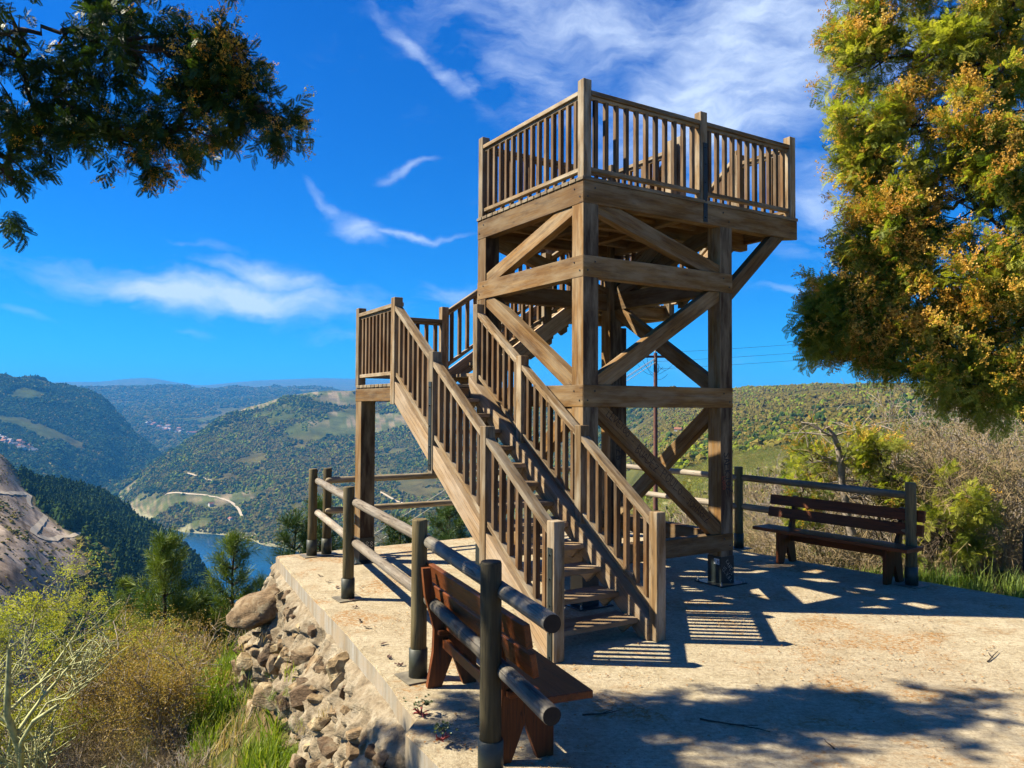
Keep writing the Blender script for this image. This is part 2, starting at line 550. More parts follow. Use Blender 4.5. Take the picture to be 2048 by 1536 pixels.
def concrete_top():
    m, t, b = new_mat('brushed_concrete')
    g = t.n('ShaderNodeNewGeometry')
    P = g.outputs['Position']
    n_big = t.noise(P, 0.55, 5, 0.6)
    n_mid = t.noise(P, 3.5, 6, 0.65)
    n_fine = t.noise(P, 60, 5, 0.7)
    scr = t.noise(t.mapping(P, (5, 34, 1), rot=(0, 0, 0.5)), 1.0, 6, 0.75, 2.2)
    scr2 = t.noise(t.mapping(P, (40, 6, 1), rot=(0, 0, 0.9)), 1.0, 5, 0.7, 1.8)
    col = t.ramp(t.m('ADD', t.m('MULTIPLY', n_mid, 0.5), t.m('MULTIPLY', scr, 0.5)),
                 [(0.30, (0.185, 0.14, 0.080)), (0.44, (0.35, 0.29, 0.187)), (0.56, (0.45, 0.385, 0.265)), (0.72, (0.55, 0.485, 0.35))])
    col = t.mix(t.m('MULTIPLY', t.ramp(scr2, [(0.52, 0.0), (0.62, 1.0)]), 0.30), col, (0.45, 0.39, 0.27))
    col = t.mix(t.m('MULTIPLY', t.ramp(n_fine, [(0.34, 1.0), (0.48, 0.0)]), 0.6), col, (0.15, 0.11, 0.06))
    n_grit = t.noise(P, 24, 5, 0.75)
    col = t.mix(t.m('MULTIPLY', t.ramp(n_grit, [(0.38, 1.0), (0.49, 0.0)]), 0.55), col, (0.18, 0.135, 0.075))
    col = t.mix(t.m('MULTIPLY', t.ramp(n_grit, [(0.56, 0.0), (0.66, 1.0)]), 0.5), col, (0.60, 0.53, 0.38))
    col = t.mix(t.m('MULTIPLY', t.ramp(n_big, [(0.36, 0.0), (0.68, 1.0)]), 0.35), col, (0.235, 0.17, 0.105))
    # orange-brown litter dust
    vo = t.noise(t.mapping(P, (1.0, 1.0, 1)), 1.15, 6, 0.62, 0.4)
    dust = t.m('MULTIPLY', t.ramp(vo, [(0.525, 0.0), (0.59, 1.0)]), t.ramp(t.noise(P, 22, 6, 0.8), [(0.46, 0.0), (0.56, 1.0)]))
    col = t.mix(t.m('MULTIPLY', dust, 0.8), col, (0.27, 0.125, 0.026))
    sp2 = t.noise(P, 9.0, 6, 0.7)
    moss = t.m('MULTIPLY', t.ramp(sp2, [(0.56, 0.0), (0.66, 1.0)]), t.ramp(t.noise(P, 0.9, 3, 0.5), [(0.45, 0.0), (0.6, 1.0)]))
    col = t.mix(t.m('MULTIPLY', moss, 0.5), col, (0.12, 0.085, 0.035))
    # damp dark soil near the far right edge has collected in hollows
    t.l(col, b.inputs['Base Color'])
    b.inputs['Roughness'].default_value = 0.92
    b.inputs['Specular IOR Level'].default_value = 0.2
    hh = t.m('ADD', t.m('MULTIPLY', n_fine, 0.5), t.m('ADD', scr, t.m('MULTIPLY', n_mid, 1.2)))
    t.l(t.bump(t.m('ADD', hh, n_grit), 0.8, 0.016), b.inputs['Normal'])
    return m


def concrete_side():
    m, t, b = new_mat('shuttered_concrete')
    g = t.n('ShaderNodeNewGeometry'); P = g.outputs['Position']
    n1 = t.noise(t.mapping(P, (9, 9, 1.2)), 1.0, 5, 0.6)
    n2 = t.noise(P, 45, 4, 0.6)
    n3 = t.noise(P, 2.0, 4, 0.6)
    col = t.ramp(n1, [(0.3, (0.16, 0.115, 0.06)), (0.5, (0.22, 0.195, 0.15)), (0.7, (0.29, 0.275, 0.245))])
    col = t.mix(t.m('MULTIPLY', t.ramp(n3, [(0.45, 0.0), (0.65, 1.0)]), 0.6), col, (0.29, 0.21, 0.12))
    col = t.mix(t.m('MULTIPLY', t.ramp(n2, [(0.30, 1.0), (0.42, 0.0)]), 0.5), col, (0.13, 0.11, 0.08))
    t.l(col, b.inputs['Base Color'])
    b.inputs['Roughness'].default_value = 0.9
    t.l(t.bump(t.m('ADD', n1, n2), 0.4, 0.008), b.inputs['Normal'])
    return m


M_CONC, M_CONCSIDE = concrete_top(), concrete_side()


def rock_mat(name, a, b_, c, lichen=0.3):
    m, t, b = new_mat(name)
    tcn = t.n('ShaderNodeTexCoord'); oi = t.n('ShaderNodeObjectInfo')
    g = t.n('ShaderNodeNewGeometry')
    P = g.outputs['Position']
    n1 = t.noise(P, 5.5, 7, 0.68, 0.6)
    n2 = t.noise(t.mapping(P, (12, 12, 40), rot=(0.5, 0.2, 0)), 1.0, 5, 0.65)
    n3 = t.noise(P, 48, 4, 0.7)
    col = t.ramp(n1, [(0.30, a), (0.5, b_), (0.68, c)])
    col = t.mix(t.m('MULTIPLY', t.ramp(n2, [(0.35, 1.0), (0.5, 0.0)]), 0.4), col, tuple(x * 0.4 for x in a))
    col = t.mix(t.m('MULTIPLY', t.ramp(n3, [(0.32, 1.0), (0.45, 0.0)]), 0.4), col, (0.09, 0.065, 0.045))
    nl = t.noise(P, 7.7, 5, 0.6)
    col = t.mix(t.m('MULTIPLY', t.ramp(nl, [(0.56, 0.0), (0.66, 1.0)]), lichen), col, (0.34, 0.32, 0.22))
    hv = t.n('ShaderNodeHueSaturation'); t.l(col, hv.inputs['Color'])
    t.l(t.m('ADD', 0.45, t.m('MULTIPLY', oi.outputs['Random'], 0.75)), hv.inputs['Value'])
    t.l(t.m('ADD', 0.49, t.m('MULTIPLY', oi.outputs['Random'], 0.02)), hv.inputs['Hue'])
    t.l(hv.outputs[0], b.inputs['Base Color'])
    b.inputs['Roughness'].default_value = 0.9
    b.inputs['Specular IOR Level'].default_value = 0.2
    t.l(t.bump(t.m('ADD', t.m('MULTIPLY', n1, 1.5), t.m('ADD', n2, t.m('MULTIPLY', n3, 0.5))), 0.7, 0.03), b.inputs['Normal'])
    return m


M_ROCK = rock_mat('weathered_schist', (0.075, 0.045, 0.022), (0.23, 0.155, 0.085), (0.40, 0.32, 0.20))
M_MORTAR = rock_mat('rough_mortar', (0.16, 0.115, 0.065), (0.36, 0.29, 0.185), (0.52, 0.455, 0.325), 0.2)


def leaf_mat(name, cols, trans=0.35, rough=0.55, var=0.35):
    """cols: colours mixed per instance"""
    m, t, b = new_mat(name)
    oi = t.n('ShaderNodeObjectInfo')
    g = t.n('ShaderNodeNewGeometry')
    n1 = t.noise(g.outputs['Position'], 0.9, 3, 0.6)
    r = t.m('ADD', t.m('MULTIPLY', oi.outputs['Random'], 0.6), t.m('MULTIPLY', t.ramp(n1, [(0.3, 0.0), (0.7, 1.0)]), 0.4))
    k = len(cols)
    col = t.ramp(r, [(0.12 + 0.76 * i / max(1, k - 1), c) for i, c in enumerate(cols)])
    wn = t.n('ShaderNodeTexWhiteNoise'); wn.noise_dimensions = '1D'
    t.l(t.m('MULTIPLY', oi.outputs['Random'], 917.0), wn.inputs['W'])
    hv = t.n('ShaderNodeHueSaturation'); t.l(col, hv.inputs['Color'])
    t.l(t.m('ADD', 1 - var / 2, t.m('MULTIPLY', wn.outputs['Value'], var)), hv.inputs['Value'])
    t.l(hv.outputs[0], b.inputs['Base Color'])
    b.inputs['Roughness'].default_value = rough
    b.inputs['Specular IOR Level'].default_value = 0.25
    if trans > 0:
        tr = t.n('ShaderNodeBsdfTranslucent')
        t.l(t.mix(1.0, hv.outputs[0], (1.6, 1.6, 0.7), 'MULTIPLY'), tr.inputs['Color'])
        mx = t.n('ShaderNodeMixShader'); mx.inputs[0].default_value = trans
        out = [n for n in m.node_tree.nodes if n.type == 'OUTPUT_MATERIAL'][0]
        t.l(b.outputs[0], mx.inputs[1]); t.l(tr.outputs[0], mx.inputs[2]); t.l(mx.outputs[0], out.inputs[0])
    return m


M_FROND = leaf_mat('feathery_leaf', [(0.085, 0.13, 0.016), (0.20, 0.225, 0.028), (0.33, 0.32, 0.055)], 0.5)
M_FROND_BACKLIT = leaf_mat('backlit_feathery_leaf', [(0.014, 0.036, 0.008), (0.030, 0.062, 0.010), (0.065, 0.10, 0.014)], 0.2)  # backlit look of the leaf undersides is put into these darker greens
M_POD = leaf_mat('orange_yellow_raceme', [(0.42, 0.22, 0.035), (0.58, 0.36, 0.07), (0.52, 0.42, 0.09)], 0.3)
M_NEEDLE = leaf_mat('pine_needles', [(0.045, 0.085, 0.010), (0.10, 0.155, 0.016), (0.18, 0.215, 0.022)], 0.15)
M_NEEDLE_DARK = leaf_mat('dark_pine_needles', [(0.022, 0.048, 0.012), (0.045, 0.085, 0.016), (0.075, 0.12, 0.020)], 0.12)
M_YELLEAF = leaf_mat('young_yellow_green_leaf', [(0.19, 0.22, 0.025), (0.30, 0.31, 0.035), (0.36, 0.34, 0.05)], 0.4)
M_BROWNLEAF = leaf_mat('ochre_bud_leaf', [(0.20, 0.13, 0.035), (0.30, 0.20, 0.05), (0.24, 0.21, 0.06)], 0.3)
M_OLIVELEAF = leaf_mat('olive_leaf', [(0.09, 0.105, 0.025), (0.15, 0.16, 0.035), (0.20, 0.18, 0.05)], 0.3)
M_GRASS = leaf_mat('fresh_grass', [(0.075, 0.14, 0.012), (0.13, 0.20, 0.018), (0.22, 0.25, 0.035)], 0.4)
M_DRYGRASS = leaf_mat('dry_grass', [(0.25, 0.18, 0.09), (0.34, 0.27, 0.15), (0.20, 0.19, 0.06)], 0.3)
M_BROOM = leaf_mat('green_broom_twigs', [(0.05, 0.10, 0.015), (0.10, 0.16, 0.025), (0.17, 0.21, 0.04)], 0.2)
M_SUCCULENT = leaf_mat('succulent_leaf', [(0.06, 0.10, 0.03), (0.10, 0.13, 0.04), (0.28, 0.04, 0.04)], 0.1, 0.4)
M_BARK = plain_mat('dark_bark', (0.055, 0.038, 0.026), 0.95, 0, 14, 0.5, 0.6, 0.02)
M_BARKBROWN = plain_mat('brown_twig_bark', (0.21, 0.155, 0.08), 0.95, 0, 10, 0.4, 0.3, 0.01)
M_BARKGREY = plain_mat('grey_bark', (0.24, 0.20, 0.16), 0.95, 0, 12, 0.4, 0.5, 0.01)
M_LICHEN = plain_mat('lichen_covered_bark', (0.33, 0.33, 0.15), 0.95, 0, 16, 0.45, 0.7, 0.02)
M_POLE = plain_mat('red_brown_creosoted_pole', (0.115, 0.045, 0.032), 0.8, 0, 6, 0.3, 0.1)
M_CABLE = plain_mat('aluminium_cable', (0.38, 0.36, 0.31), 0.5, 0.2, 2, 0.1, 0)
M_WIRE = plain_mat('dark_wire', (0.02, 0.02, 0.022), 0.6, 0.0, 2, 0.1, 0)
# ------------------------------------------------------------------ terrace slab
def xy(px, py, z=0.0):
    d = pray(px, py); k = (z - EYE) / d.z
    return Vector((d.x * k, d.y * k))


SLAB = [W(-1.79, 4.07), W(3.86, 4.07), W(3.66, 1.15), W(4.07, -2.05), W(4.6, -13), Vector((2.5, -6, 0)), Vector((-1.9, -6, 0)),
        Vector((-0.85, 1.5, 0)), Vector((-0.62, 3.6, 0)), W(-2.66, -2.55), W(-2.62, -1.75), W(-2.49, -1.60), W(-2.35, -0.7), W(-2.23, 0.22), W(-2.06, 1.82)]
SLAB = [Vector((p.x, p.y)) for p in SLAB]
SLAB_NP = np.array([(p.x, p.y) for p in SLAB])


def slab_dist(x, y):
    """signed distance to the slab outline (positive outside)"""
    x = np.asarray(x, float); y = np.asarray(y, float)
    d = np.full(x.shape, 1e9); inside = np.zeros(x.shape, bool)
    n = len(SLAB_NP)
    for i in range(n):
        ax, ay = SLAB_NP[i]; bx, by = SLAB_NP[(i + 1) % n]
        ex, ey = bx - ax, by - ay
        t = np.clip(((x - ax) * ex + (y - ay) * ey) / (ex * ex + ey * ey), 0, 1)
        d = np.minimum(d, np.hypot(x - ax - t * ex, y - ay - t * ey))
        c = ((ay > y) != (by > y))
        with np.errstate(divide='ignore', invalid='ignore'):
            xi = (bx - ax) * (y - ay) / (by - ay if by != ay else 1e-9) + ax
        inside ^= c & (x < xi)
    return np.where(inside, -d, d)


_rj = random.Random(3)
_P = []
for i in range(len(SLAB)):
    a, c = SLAB[i], SLAB[(i + 1) % len(SLAB)]
    m_ = max(1, int((c - a).length / 0.16)) if a.y > 2 else 1
    nn_ = Vector((-(c - a).y, (c - a).x)).normalized()
    for q in range(m_):
        chip = -0.02 if _rj.random() < 0.06 else 0
        _P.append(a.lerp(c, q / m_) + nn_ * (_rj.gauss(0, 0.0035) + chip) * (1 if q else 0))
SLAB = _P
bm = bmesh.new()
top = [bm.verts.new((p.x, p.y, 0)) for p in SLAB]
bot = [bm.verts.new((p.x, p.y, -0.19)) for p in SLAB]
f_top = bm.faces.new(top)
n = len(SLAB)
sides = []
for i in range(n):
    j = (i + 1) % n
    sides.append(bm.faces.new((top[i], top[j], bot[j], bot[i])))
bm.faces.new(list(reversed(bot)))
bmesh.ops.recalc_face_normals(bm, faces=list(bm.faces))
for f in sides: f.material_index = 1
bmesh.ops.bevel(bm, geom=[e for e in f_top.edges], offset=0.012, segments=2, affect='EDGES')
me = bpy.data.meshes.new('concrete_terrace'); bm.to_mesh(me); bm.free()
me.materials.append(M_CONC); me.materials.append(M_CONCSIDE)
terrace = link('concrete_terrace', me)
tag(terrace, 'pale rough concrete terrace under the wooden lookout tower', 'terrace', kind='structure')

# ------------------------------------------------------------------ lookout tower
UB, VC, UP = 2.053, 2.07, 3.15
CW = 0.186
Z4, Z4T, Z3, Z3T, Z2, Z2T, Z1, Z1T = 0.359, 0.545, 1.909, 2.125, 3.171, 3.382, 3.891, 4.108
DECK = 4.150
RISE, RUN = 0.1668, 0.2433
V0 = -1.0232
tower = empty('lookout_tower', (TX, TY, 0), TA)
tag(tower, 'tall wooden lookout tower with a square railed platform and open stairs', 'lookout tower')
UX, VX, ZX = Vector((1, 0, 0)), Vector((0, 1, 0)), Vector((0, 0, 1))


def column(u, v, ztop, label=None, shoe=True, z0=0.27):
    c = bar('column', (u, v, z0), (u, v, ztop), CW, CW, M_GLULAM, tower, side=(1, 0, 0))
    if shoe:
        bm = bmesh.new()
        s = CW / 2 + 0.006
        bmesh.ops.create_cube(bm, size=1.0, matrix=Matrix.Translation((0, 0, 0.15)) @ Matrix.Diagonal((2 * s, 2 * s, 0.30, 1)))
        bmesh.ops.create_cube(bm, size=1.0, matrix=Matrix.Translation((0, 0, 0.008)) @ Matrix.Diagonal((0.40, 0.40, 0.012, 1)))
        bmesh.ops.bevel(bm, geom=list(bm.edges), offset=0.003, segments=1, affect='EDGES')
        me = bpy.data.meshes.new('steel_shoe'); bm.to_mesh(me); bm.free()
        sh = link('steel_shoe', me, M_STEEL, tower, Matrix.Translation((u, v, 0)))
        for a in (-1, 1):
            for b in (-1, 1):
                bo = link('bolt', BOLT, None, sh, Matrix.Translation((a * 0.17, b * 0.17, 0.014)))
    return c


bm = bmesh.new()
bmesh.ops.create_cone(bm, cap_ends=True, segments=6, radius1=0.013, radius2=0.013, depth=0.018, matrix=Matrix.Translation((0, 0, 0.009)))
bmesh.ops.create_cone(bm, cap_ends=True, segments=8, radius1=0.007, radius2=0.006, depth=0.03, matrix=Matrix.Translation((0, 0, 0.02)))
BOLT = bpy.data.meshes.new('bolt'); bm.to_mesh(BOLT); bm.free(); BOLT.materials.append(M_BOLT)

h = CW / 2
for (u, v) in ((h, h), (UB - h, h), (h, VC - h), (UB - h, VC - h)):
    column(u, v, Z1T - 0.01)
column(-1.04 + h + .004, 3.31 - h - .004, 1.97)
column(3.10 - h, 3.20 - h, 3.10)

# belt beams, mitred at the corners
BT = 0.12


def belt(p0, p1, inward, z0, z1, parent=tower, mitre=True, t=BT, proud=0.004):
    p0, p1 = Vector((*p0, 0)), Vector((*p1, 0))
    d = (p1 - p0).normalized(); n = Vector((*inward, 0))
    o0, o1 = p0 - n * proud - d * proud, p1 - n * proud + d * proud
    g = 0.0015 if mitre else 0
    k = t if mitre else 0
    q = [o0 + d * g, o1 - d * g, o1 + n * t - d * (k + g), o0 + n * t + d * (k + g)]
    zc = z0
    return plate('beam', [Vector((a.x, a.y, zc)) for a in q], d, z1 - z0, M_GLULAM, parent,
                 off=0.0 if (q[1] - q[0]).cross(q[2] - q[0]).z > 0 else -1.0)


for (a, b) in ((Z4, Z4T), (Z3, Z3T), (Z2, Z2T)):
    belt((0, 0), (UB, 0), (0, 1), a, b)
    belt((0, 0), (0, VC), (1, 0), a, b)
    belt((0, VC), (UB, VC), (0, -1), a, b)
    belt((UB, 0), (UB, VC), (-1, 0), a, b)
# platform ring: the front beam and a second one run out as a cantilever
belt((0, 0), (UP, 0), (0, 1), Z1, Z1T)
belt((0, 0), (0, VC), (1, 0), Z1, Z1T)
belt((0, VC), (UB, VC), (0, -1), Z1, Z1T)
belt((UB, 0.90), (UB, VC), (-1, 0), Z1, Z1T, mitre=False)
belt((0.13, 0.86), (UP, 0.86), (0, -1), Z1, Z1T, mitre=False)
bar('beam', (UP - 0.05, 0.125, (Z1 + Z1T) / 2 + 0.03), (UP - 0.05, 0.735, (Z1 + Z1T) / 2 + 0.03), 0.06, 0.14, M_GLULAM, tower, side=(1, 0, 0))
for v in (0.45, 1.25, 1.65):
    bar('joist', (0.125, v, 4.02), (UB - 0.12, v, 4.02), 0.07, 0.16, M_GLULAM, tower, side=(0, 1, 0))
for u in (0.7, 1.35):
    bar('joist', (u, 0.125, 3.95), (u, VC - 0.125, 3.95), 0.09, 0.12, M_GLULAM, tower, side=(1, 0, 0))


def brace_uv(a0, a1, z0, z1, up, width, make, lo=None, hi=None):
    """diagonal board in a rectangular bay a0..a1 x z0..z1, clipped to the bay"""
    p, q = ((a0, z0), (a1, z1)) if up else ((a0, z1), (a1, z0))
    dx_, dz_ = q[0] - p[0], q[1] - p[1]
    L = math.hypot(dx_, dz_); ex = (dx_ / L, dz_ / L); ny = (-ex[1], ex[0])
    w = width / 2
    ext = 0.5
    poly = [(p[0] - ex[0] * ext + ny[0] * s, p[1] - ex[1] * ext + ny[1] * s) for s in (-w, w)]
    poly = [poly[0], (q[0] + ex[0] * ext - ny[0] * w, q[1] + ex[1] * ext - ny[1] * w),
            (q[0] + ex[0] * ext + ny[0] * w, q[1] + ex[1] * ext + ny[1] * w), poly[1]]
    for f in (lambda s: s[0] - a0, lambda s: a1 - s[0], lambda s: s[1] - z0, lambda s: z1 - s[1]):
        poly = clip_poly(poly, f)
    return make(poly, ex)


def brace(side, bay, up, width=0.165, depth=0.10, inset=0.012):
    z0, z1 = {0: (Z4T, Z3), 1: (Z3T, Z2), 2: (Z2T, Z1)}[bay]
    e = 0.001
    if side in 'fb':
        a0, a1 = CW + e, UB - CW - e
        vv = inset + depth / 2 if side == 'f' else VC - inset - depth / 2
        mk = lambda poly, ex: plate('brace', [(a, vv, z) for a, z in poly], (ex[0], 0, ex[1]), depth, M_GLULAM, tower)
    else:
        a0, a1 = CW + e, VC - CW - e
        uu = inset + depth / 2 if side == 'l' else UB - inset - depth / 2
        mk = lambda poly, ex: plate('brace', [(uu, a, z) for a, z in poly], (0, ex[0], ex[1]), depth, M_GLULAM, tower)
    # shift the diagonal so that its end meets the corner like the housed joints in the photo
    return brace_uv(a0, a1, z0 + e, z1 - e, up, width, mk)


BR = {}
for key in (('f', 0, False), ('f', 1, True), ('f', 2, False), ('l', 0, False), ('l', 1, False), ('l', 2, False),
            ('r', 0, False), ('r', 1, True), ('r', 2, False), ('b', 2, False)):
    side, bay, up = key
    if side == 'l' and bay == 0: up = False       # from A at the top down to C
    BR[key] = brace(side, bay, {('l', 0): False, ('l', 1): True, ('l', 2): False}.get((side, bay), up))

# cantilever brackets under the platform
for v in (0.065, 0.80):
    z0, z1, u0, u1 = 3.10, Z1 - 0.001, UB + 0.001, 2.92
    a, c = (u0, z0 + 0.09), (u1 - 0.09, z1)
    ex = Vector((c[0] - a[0], c[1] - a[1])).normalized(); ny = Vector((-ex.y, ex.x)) * 0.075
    poly = [(a[0] - ex.x * .4 - ny.x, a[1] - ex.y * .4 - ny.y), (c[0] + ex.x * .4 - ny.x, c[1] + ex.y * .4 - ny.y),
            (c[0] + ex.x * .4 + ny.x, c[1] + ex.y * .4 + ny.y), (a[0] - ex.x * .4 + ny.x, a[1] - ex.y * .4 + ny.y)]
    for f in (lambda s: s[0] - u0, lambda s: z1 - s[1]):
        poly = clip_poly(poly, f)
    plate('bracket', [(p[0], v, p[1]) for p in poly], (ex.x, 0, ex.y), 0.10, M_GLULAM, tower)

# deck boards run along u
k = 0
v = -0.012
while v < VC - 0.02:
    far = UP + 0.01 if v + 0.12 < 0.90 else UB + 0.005
    bar('deck_board', (-0.016, v + 0.056, DECK - 0.0205), (far, v + 0.056, DECK - 0.0205), 0.112, 0.037, M_DECK, tower, side=(0, 1, 0))
    v += 0.1235


def baluster(p, z0, z1, parent, s=0.044):
    L = round(z1 - z0, 2)
    bar('baluster', (p[0], p[1], z0), (p[0], p[1], z0 + L), s, s, M_BALUSTER, parent, side=(1, 0, 0), bevel=0.003)


def post(p, z0, z1, parent, s=0.098, name='newel_post'):
    return bar(name, (p[0], p[1], z0), (p[0], p[1], z1), s, s, M_RAIL, parent, side=(1, 0, 0), bevel=0.004)


def panel(parent, a, b, za, zb, n, hand=0.86, low=0.085, gap=0.0, rail_mat=None):
    """handrail, bottom rail and n balusters between posts a and b; za/zb floor heights there"""
    a, b = Vector(a), Vector(b)
    d = (b - a); L = d.length; d.normalize()
    rm = rail_mat or M_RAIL
    p0, p1 = a + d * 0.050, b - d * 0.050
    def zat(p): return za + (zb - za) * ((p - a).length / L)
    side = Vector((-d.y, d.x, 0))
    sl = Vector((d.x * L, d.y * L, zb - za)).normalized()
    def rail(name, hc, w, t):
        P0, P1 = Vector((p0.x, p0.y, zat(p0) + hc)), Vector((p1.x, p1.y, zat(p1) + hc))
        # ends cut plumb
        up = Vector((0, 0, t / 2 / max(0.3, (sl.x ** 2 + sl.y ** 2) ** 0.5)))
        plate(name, [P0 - up, P1 - up, P1 + up, P0 + up], sl, w, rm, parent, bevel=0.003)
    rail('handrail', hand - 0.022, 0.092, 0.044)
    rail('handrail_fillet', hand - 0.062, 0.044, 0.032)
    rail('bottom_rail', low, 0.062, 0.040)
    for i in range(n):
        q = a + d * (L * (i + 1) / (n + 1))
        baluster(q, zat(q) + low - 0.016, zat(q) + hand - 0.07, parent)


rl = empty('railing', parent=tower)
PT = 5.11
e5 = 0.05
posts = {'A': (e5, e5), 'M': (1.63, e5), 'R': (3.085, e5), 'R2': (3.085, 0.82), 'C': (e5, 2.02), 'D': (2.0, 2.02), 'S': (2.0, 0.90)}
for kx, p in posts.items():
    post(p, DECK - 0.02 if kx in ('S', 'D', 'R2') else DECK - 0.04, PT, rl)
def pv(k): return (*posts[k], 0)
panel(rl, pv('A'), pv('M'), DECK, DECK, 11)
panel(rl, pv('M'), pv('R'), DECK, DECK, 11)
panel(rl, pv('R'), pv('R2'), DECK, DECK, 5)
panel(rl, pv('A'), pv('C'), DECK, DECK, 14)
panel(rl, pv('C'), pv('D'), DECK, DECK, 14)
panel(rl, pv('D'), pv('S'), DECK, DECK, 8)
# steel strap on the middle post
bm = bmesh.new()
bmesh.ops.create_cube(bm, size=1.0, matrix=Matrix.Diagonal((0.058, 0.006, 0.86, 1)))
for zz in (-0.38, -0.2, 0.0, 0.2, 0.38):
    bmesh.ops.create_cone(bm, cap_ends=True, segments=6, radius1=0.009, radius2=0.008, depth=0.012,
                          matrix=Matrix.Translation((0, -0.008, zz)) @ Matrix.Rotation(math.pi / 2, 4, 'X'))
STRAP = bpy.data.meshes.new('steel_strap'); bm.to_mesh(STRAP); bm.free(); STRAP.materials.append(M_STEEL)
link('steel_strap', STRAP, None, tower, Matrix.Translation((1.64, -0.008, 4.34)))
# swapping the left face baluster count keeps the pitch near 13 cm


def nose(k): return V0 + (k - 1) * RUN


def flight(tfm, n, zbase, half_in, s_in, s_out, newels, rail_sides, first_drop=True, lead=0.0, name='stair_flight'):
    """straight flight going along local +y; tfm maps (x, y, z) to tower coordinates.
    tread k (1..n) has its nosing at y=(k-1)*RUN and top at zbase+k*RISE"""
    fl = empty(name, parent=tower)
    def T(x, y, z): return Vector(tfm(x, y, z))
    ydir = (T(0, 1, 0) - T(0, 0, 0)); xdir = (T(1, 0, 0) - T(0, 0, 0))
    x0, x1 = half_in
    for k in range(1, n + 1):
        y = (k - 1) * RUN; z = zbase + k * RISE
        bar('tread', T(x0 + .002, y + 0.14, z - 0.021), T(x1 - .002, y + 0.14, z - 0.021), 0.28, 0.042, M_TREAD, fl, side=ydir)
        for xs, sg in ((x0 + 0.021, 1), (x1 - 0.021, -1)):
            z_ = z - 0.0425
            plate('tread_cleat', [T(xs, y + 0.03, z_), T(xs, y + 0.26, z_), T(xs, y + 0.26, max(zbase + 0.01, z_ - 0.06)), T(xs, y + 0.17, max(zbase + 0.005, z_ - 0.115))],
                  ydir, 0.038, M_TREAD, fl)
    sl = (T(0, RUN, RISE) - T(0, 0, 0)).normalized()
    for xs in (s_in, s_out):
        xc, th = xs
        ya, yb = -0.10, (n) * RUN + 0.03
        def zn(y): return zbase + RISE * (1 + y / RUN)
        lo, hi = -0.155, 0.075
        pts = []
        yq = ya
        zl = zn(ya) + lo
        poly = [(ya, max(zl, zbase + 0.004)), (max(ya, (zbase + 0.004 - zbase - RISE - lo) * RUN / RISE), zbase + 0.004 if zl < zbase else zl),
                (yb, zn(yb) + lo), (yb, zn(yb) + hi), (ya, zn(ya) + hi)]
        if abs(poly[0][0] - poly[1][0]) < 1e-6: poly.pop(0)
        if lead: poly = poly
        plate('stringer', [T(xc, a, b) for a, b in poly], sl, th, M_STRINGER, fl)
    for side, (xr, ys) in rail_sides.items():
        for i, (y, zt, zb) in enumerate(ys):
            post(T(xr, y, 0).xy, zb, zt, fl)
        for i in range(len(ys) - 1):
            y0, y1 = ys[i][0], ys[i + 1][0]
            za = zbase + RISE * (1 + y0 / RUN); zb_ = zbase + RISE * (1 + y1 / RUN)
            nb = max(1, int(round(abs(y1 - y0) / 0.122)) - 1)
            panel(fl, T(xr, y0, 0).xy.to_3d(), T(xr, y1, 0).xy.to_3d(), za, zb_, nb, hand=0.885, low=0.155)
    return fl


# flight 1: along +v in front of the left face
def zt1(y): return RISE * (1 + y / RUN)
ny = [-0.13, 0.90, 1.93, 2.87]
def nlist(zbot_extra):
    out = []
    for i, y in enumerate(ny):
        top = 1.05 if i == 0 else zt1(y) + 0.955
        if i == 3: top = 3.09
        out.append((y, top, 0.004 if i == 0 else max(0.004, zt1(y) - 0.235 if i < 3 else 1.93)))
    return out
f1 = flight(lambda x, y, z: (x, V0 + y, z), 12, 0.0, (-1.045, -0.20), (-1.11, 0.12), (-0.135, 0.12), None,
            {'l': (-1.130, nlist(0)), 'r': (-0.108, nlist(0))})
# black straps on the outer newels of flight 1
for y, zc in ((ny[0], 0.42), (ny[2], 1.72)):
    link('steel_strap', STRAP, None, f1, Matrix.Translation((-1.183, V0 + y, zc)) @ Matrix.Rotation(-math.pi / 2, 4, 'Z'))
for i, px_ in enumerate((0, 1)):
    pass

# first landing
L1 = 13 * RISE
ld = empty('landing', parent=tower)
L0u, L1u, L0v, L1v = -1.04, 0.22, V0 + 12 * RUN - 0.005, 3.31


